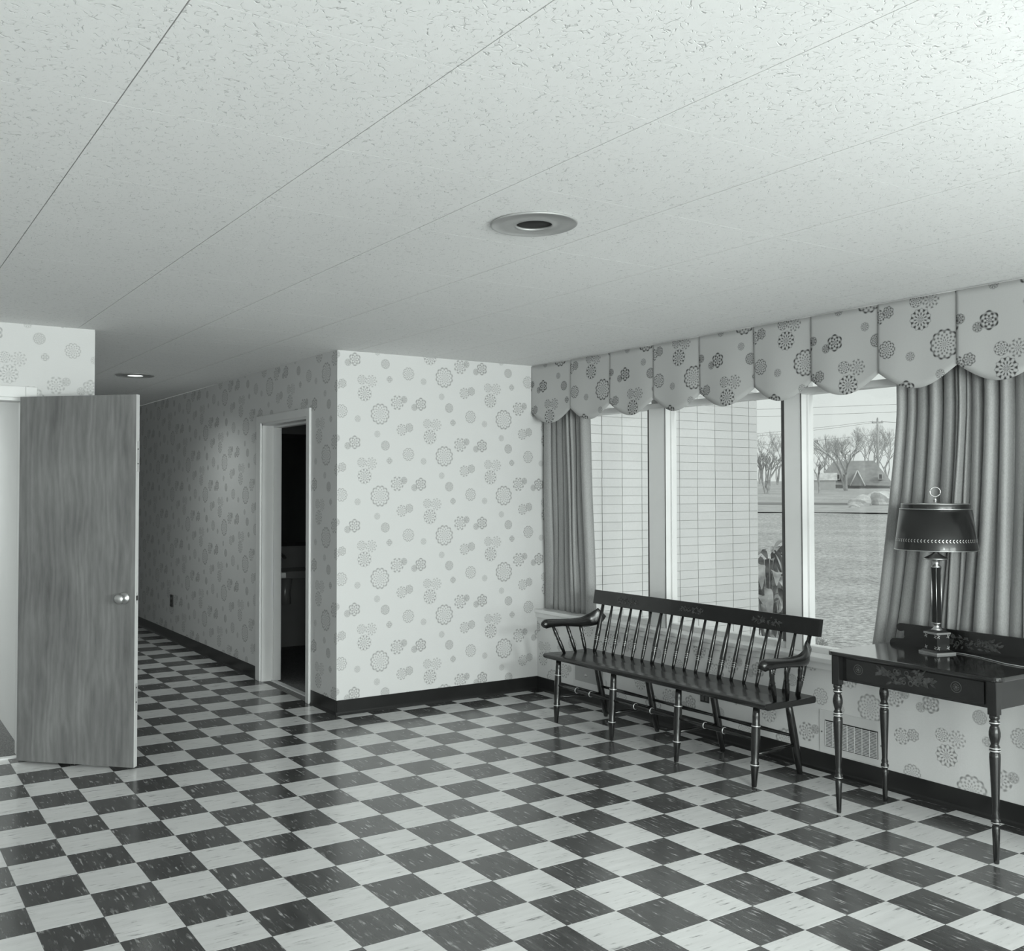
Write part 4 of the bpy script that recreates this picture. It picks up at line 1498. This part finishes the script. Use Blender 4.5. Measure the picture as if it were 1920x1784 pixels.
# paler shed left of it
sc_ = polar(azp(1541), 104)
shed = thing('distant_shed', 'small pale gabled shed left of the distant house', 'shed', sc_)
sb = MB()
for (a0, a1, b0, b1, c0, c1) in ((-1.0, 1.2, 0, 2.5, -0.5, 1.0),):
    lo = [sb.bm.verts.new(sc_ + ex * a + ey * b_ + ez * c0) for a, b_ in ((a0, b0), (a1, b0), (a1, b1), (a0, b1))]
    hi = [sb.bm.verts.new(sc_ + ex * a + ey * b_ + ez * c1) for a, b_ in ((a0, b0), (a1, b0), (a1, b1), (a0, b1))]
    sb.bm.faces.new(hi)
    for k in range(4):
        sb.bm.faces.new((lo[k], lo[(k + 1) % 4], hi[(k + 1) % 4], hi[k]))
sb.build('wall', 'siding', shed)
sr_ = MB()
q_ = [sr_.bm.verts.new(sc_ + ex * a + ey * b_ + ez * c) for a, b_, c in ((-1.2, -0.1, 0.95), (1.4, -0.1, 0.95), (1.4, 1.25, 1.7), (-1.2, 1.25, 1.7), (-1.2, 2.6, 0.95), (1.4, 2.6, 0.95))]
for f in ((0, 1, 2, 3), (3, 2, 5, 4)):
    sr_.bm.faces.new([q_[k] for k in f])
sr_.build('roof', 'rubble', shed)

# utility pole and wires
up_ = polar(azp(1646.5), 130)
pole = thing('utility_pole', 'wooden utility pole with crossarm beyond the field', 'utility pole', up_)
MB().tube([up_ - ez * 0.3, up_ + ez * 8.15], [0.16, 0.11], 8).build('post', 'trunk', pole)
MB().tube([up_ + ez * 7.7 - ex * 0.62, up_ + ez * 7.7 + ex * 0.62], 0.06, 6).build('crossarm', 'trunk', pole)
for a in (-0.55, 0.0, 0.5):
    MB().lathe([(0.07, 0), (0.09, 0.1), (0.05, 0.22)], up_ + ex * a + ez * (7.76 if a else 8.15), (0, 0, 1), 8).build('insulator', 'rubble', pole)
for k, (a, h, sag) in enumerate(((-0.55, 7.9, 1.6), (0.5, 7.85, 1.9), (0.0, 6.3, 1.4))):
    pts = []
    for side in (-1, 1):
        seg_ = []
        for q in range(13):
            t = q / 12
            seg_.append(up_ + ex * (a + side * 60 * t) + ez * (h - sag * 4 * t * (1 - t) * 1.0 + 0.4 * side * t))
        pts = (list(reversed(seg_)) if side < 0 else pts + seg_[1:])
    MB().tube(pts, 0.022, 4).build('wire', 'trunk', pole)
# nearer overhead line, poles out of view to either side
for k, h in enumerate((8.05, 7.55)):
    c0 = polar(azp(1560), 70)
    pts = [c0 + ex * (-45 + 90 * q / 14) + Vector((0, 0, h - 1.1 + 1.3 * ((q - 6) / 8) ** 2 * 0.5 + 0.02 * q - tz(70))) for q in range(15)]
    o = MB().tube(pts, 0.014, 4).build('overhead_wire', 'trunk', origin=pts[7])
    tag(o, ('upper' if k == 0 else 'lower') + ' of the two near overhead wires crossing the sky', 'wire', 'near overhead wires')

# pale rubble beyond the lawn
rr_ = random.Random(61)
names = ['largest pale boulder at the left of the rubble heap', 'pointed pale boulder in the middle of the rubble heap', 'tilted pale boulder right of the pointed one', 'rightmost pale boulder of the rubble heap beside the curtain', 'low pale stone at the left foot of the rubble heap']
for k, (px, D, sx, sz) in enumerate(((1613, 57, 0.62, 0.50), (1628, 59, 0.42, 0.58), (1641, 62, 0.50, 0.66), (1657, 58, 0.70, 0.74), (1601, 54, 0.30, 0.20))):
    c = polar(azp(px), D)
    mb_ = MB()
    bm = bmesh.new()
    bmesh.ops.create_icosphere(bm, subdivisions=3, radius=1)
    for v in bm.verts:
        s = 1 + 0.22 * math.sin(3.1 * v.co.x + k) * math.cos(2.7 * v.co.y + 2 * k) + 0.12 * math.sin(7 * v.co.z + 5 * v.co.x) + rr_.uniform(-0.05, 0.05)
        v.co = Vector((v.co.x * s * sx, v.co.y * s * sx, max(-0.2, v.co.z) * s * sz)) + c
    mb_._merge(bm)
    o = mb_.build('boulder', 'rubble', origin=c)
    tag(o, names[k], 'boulder', 'pale rubble heap')
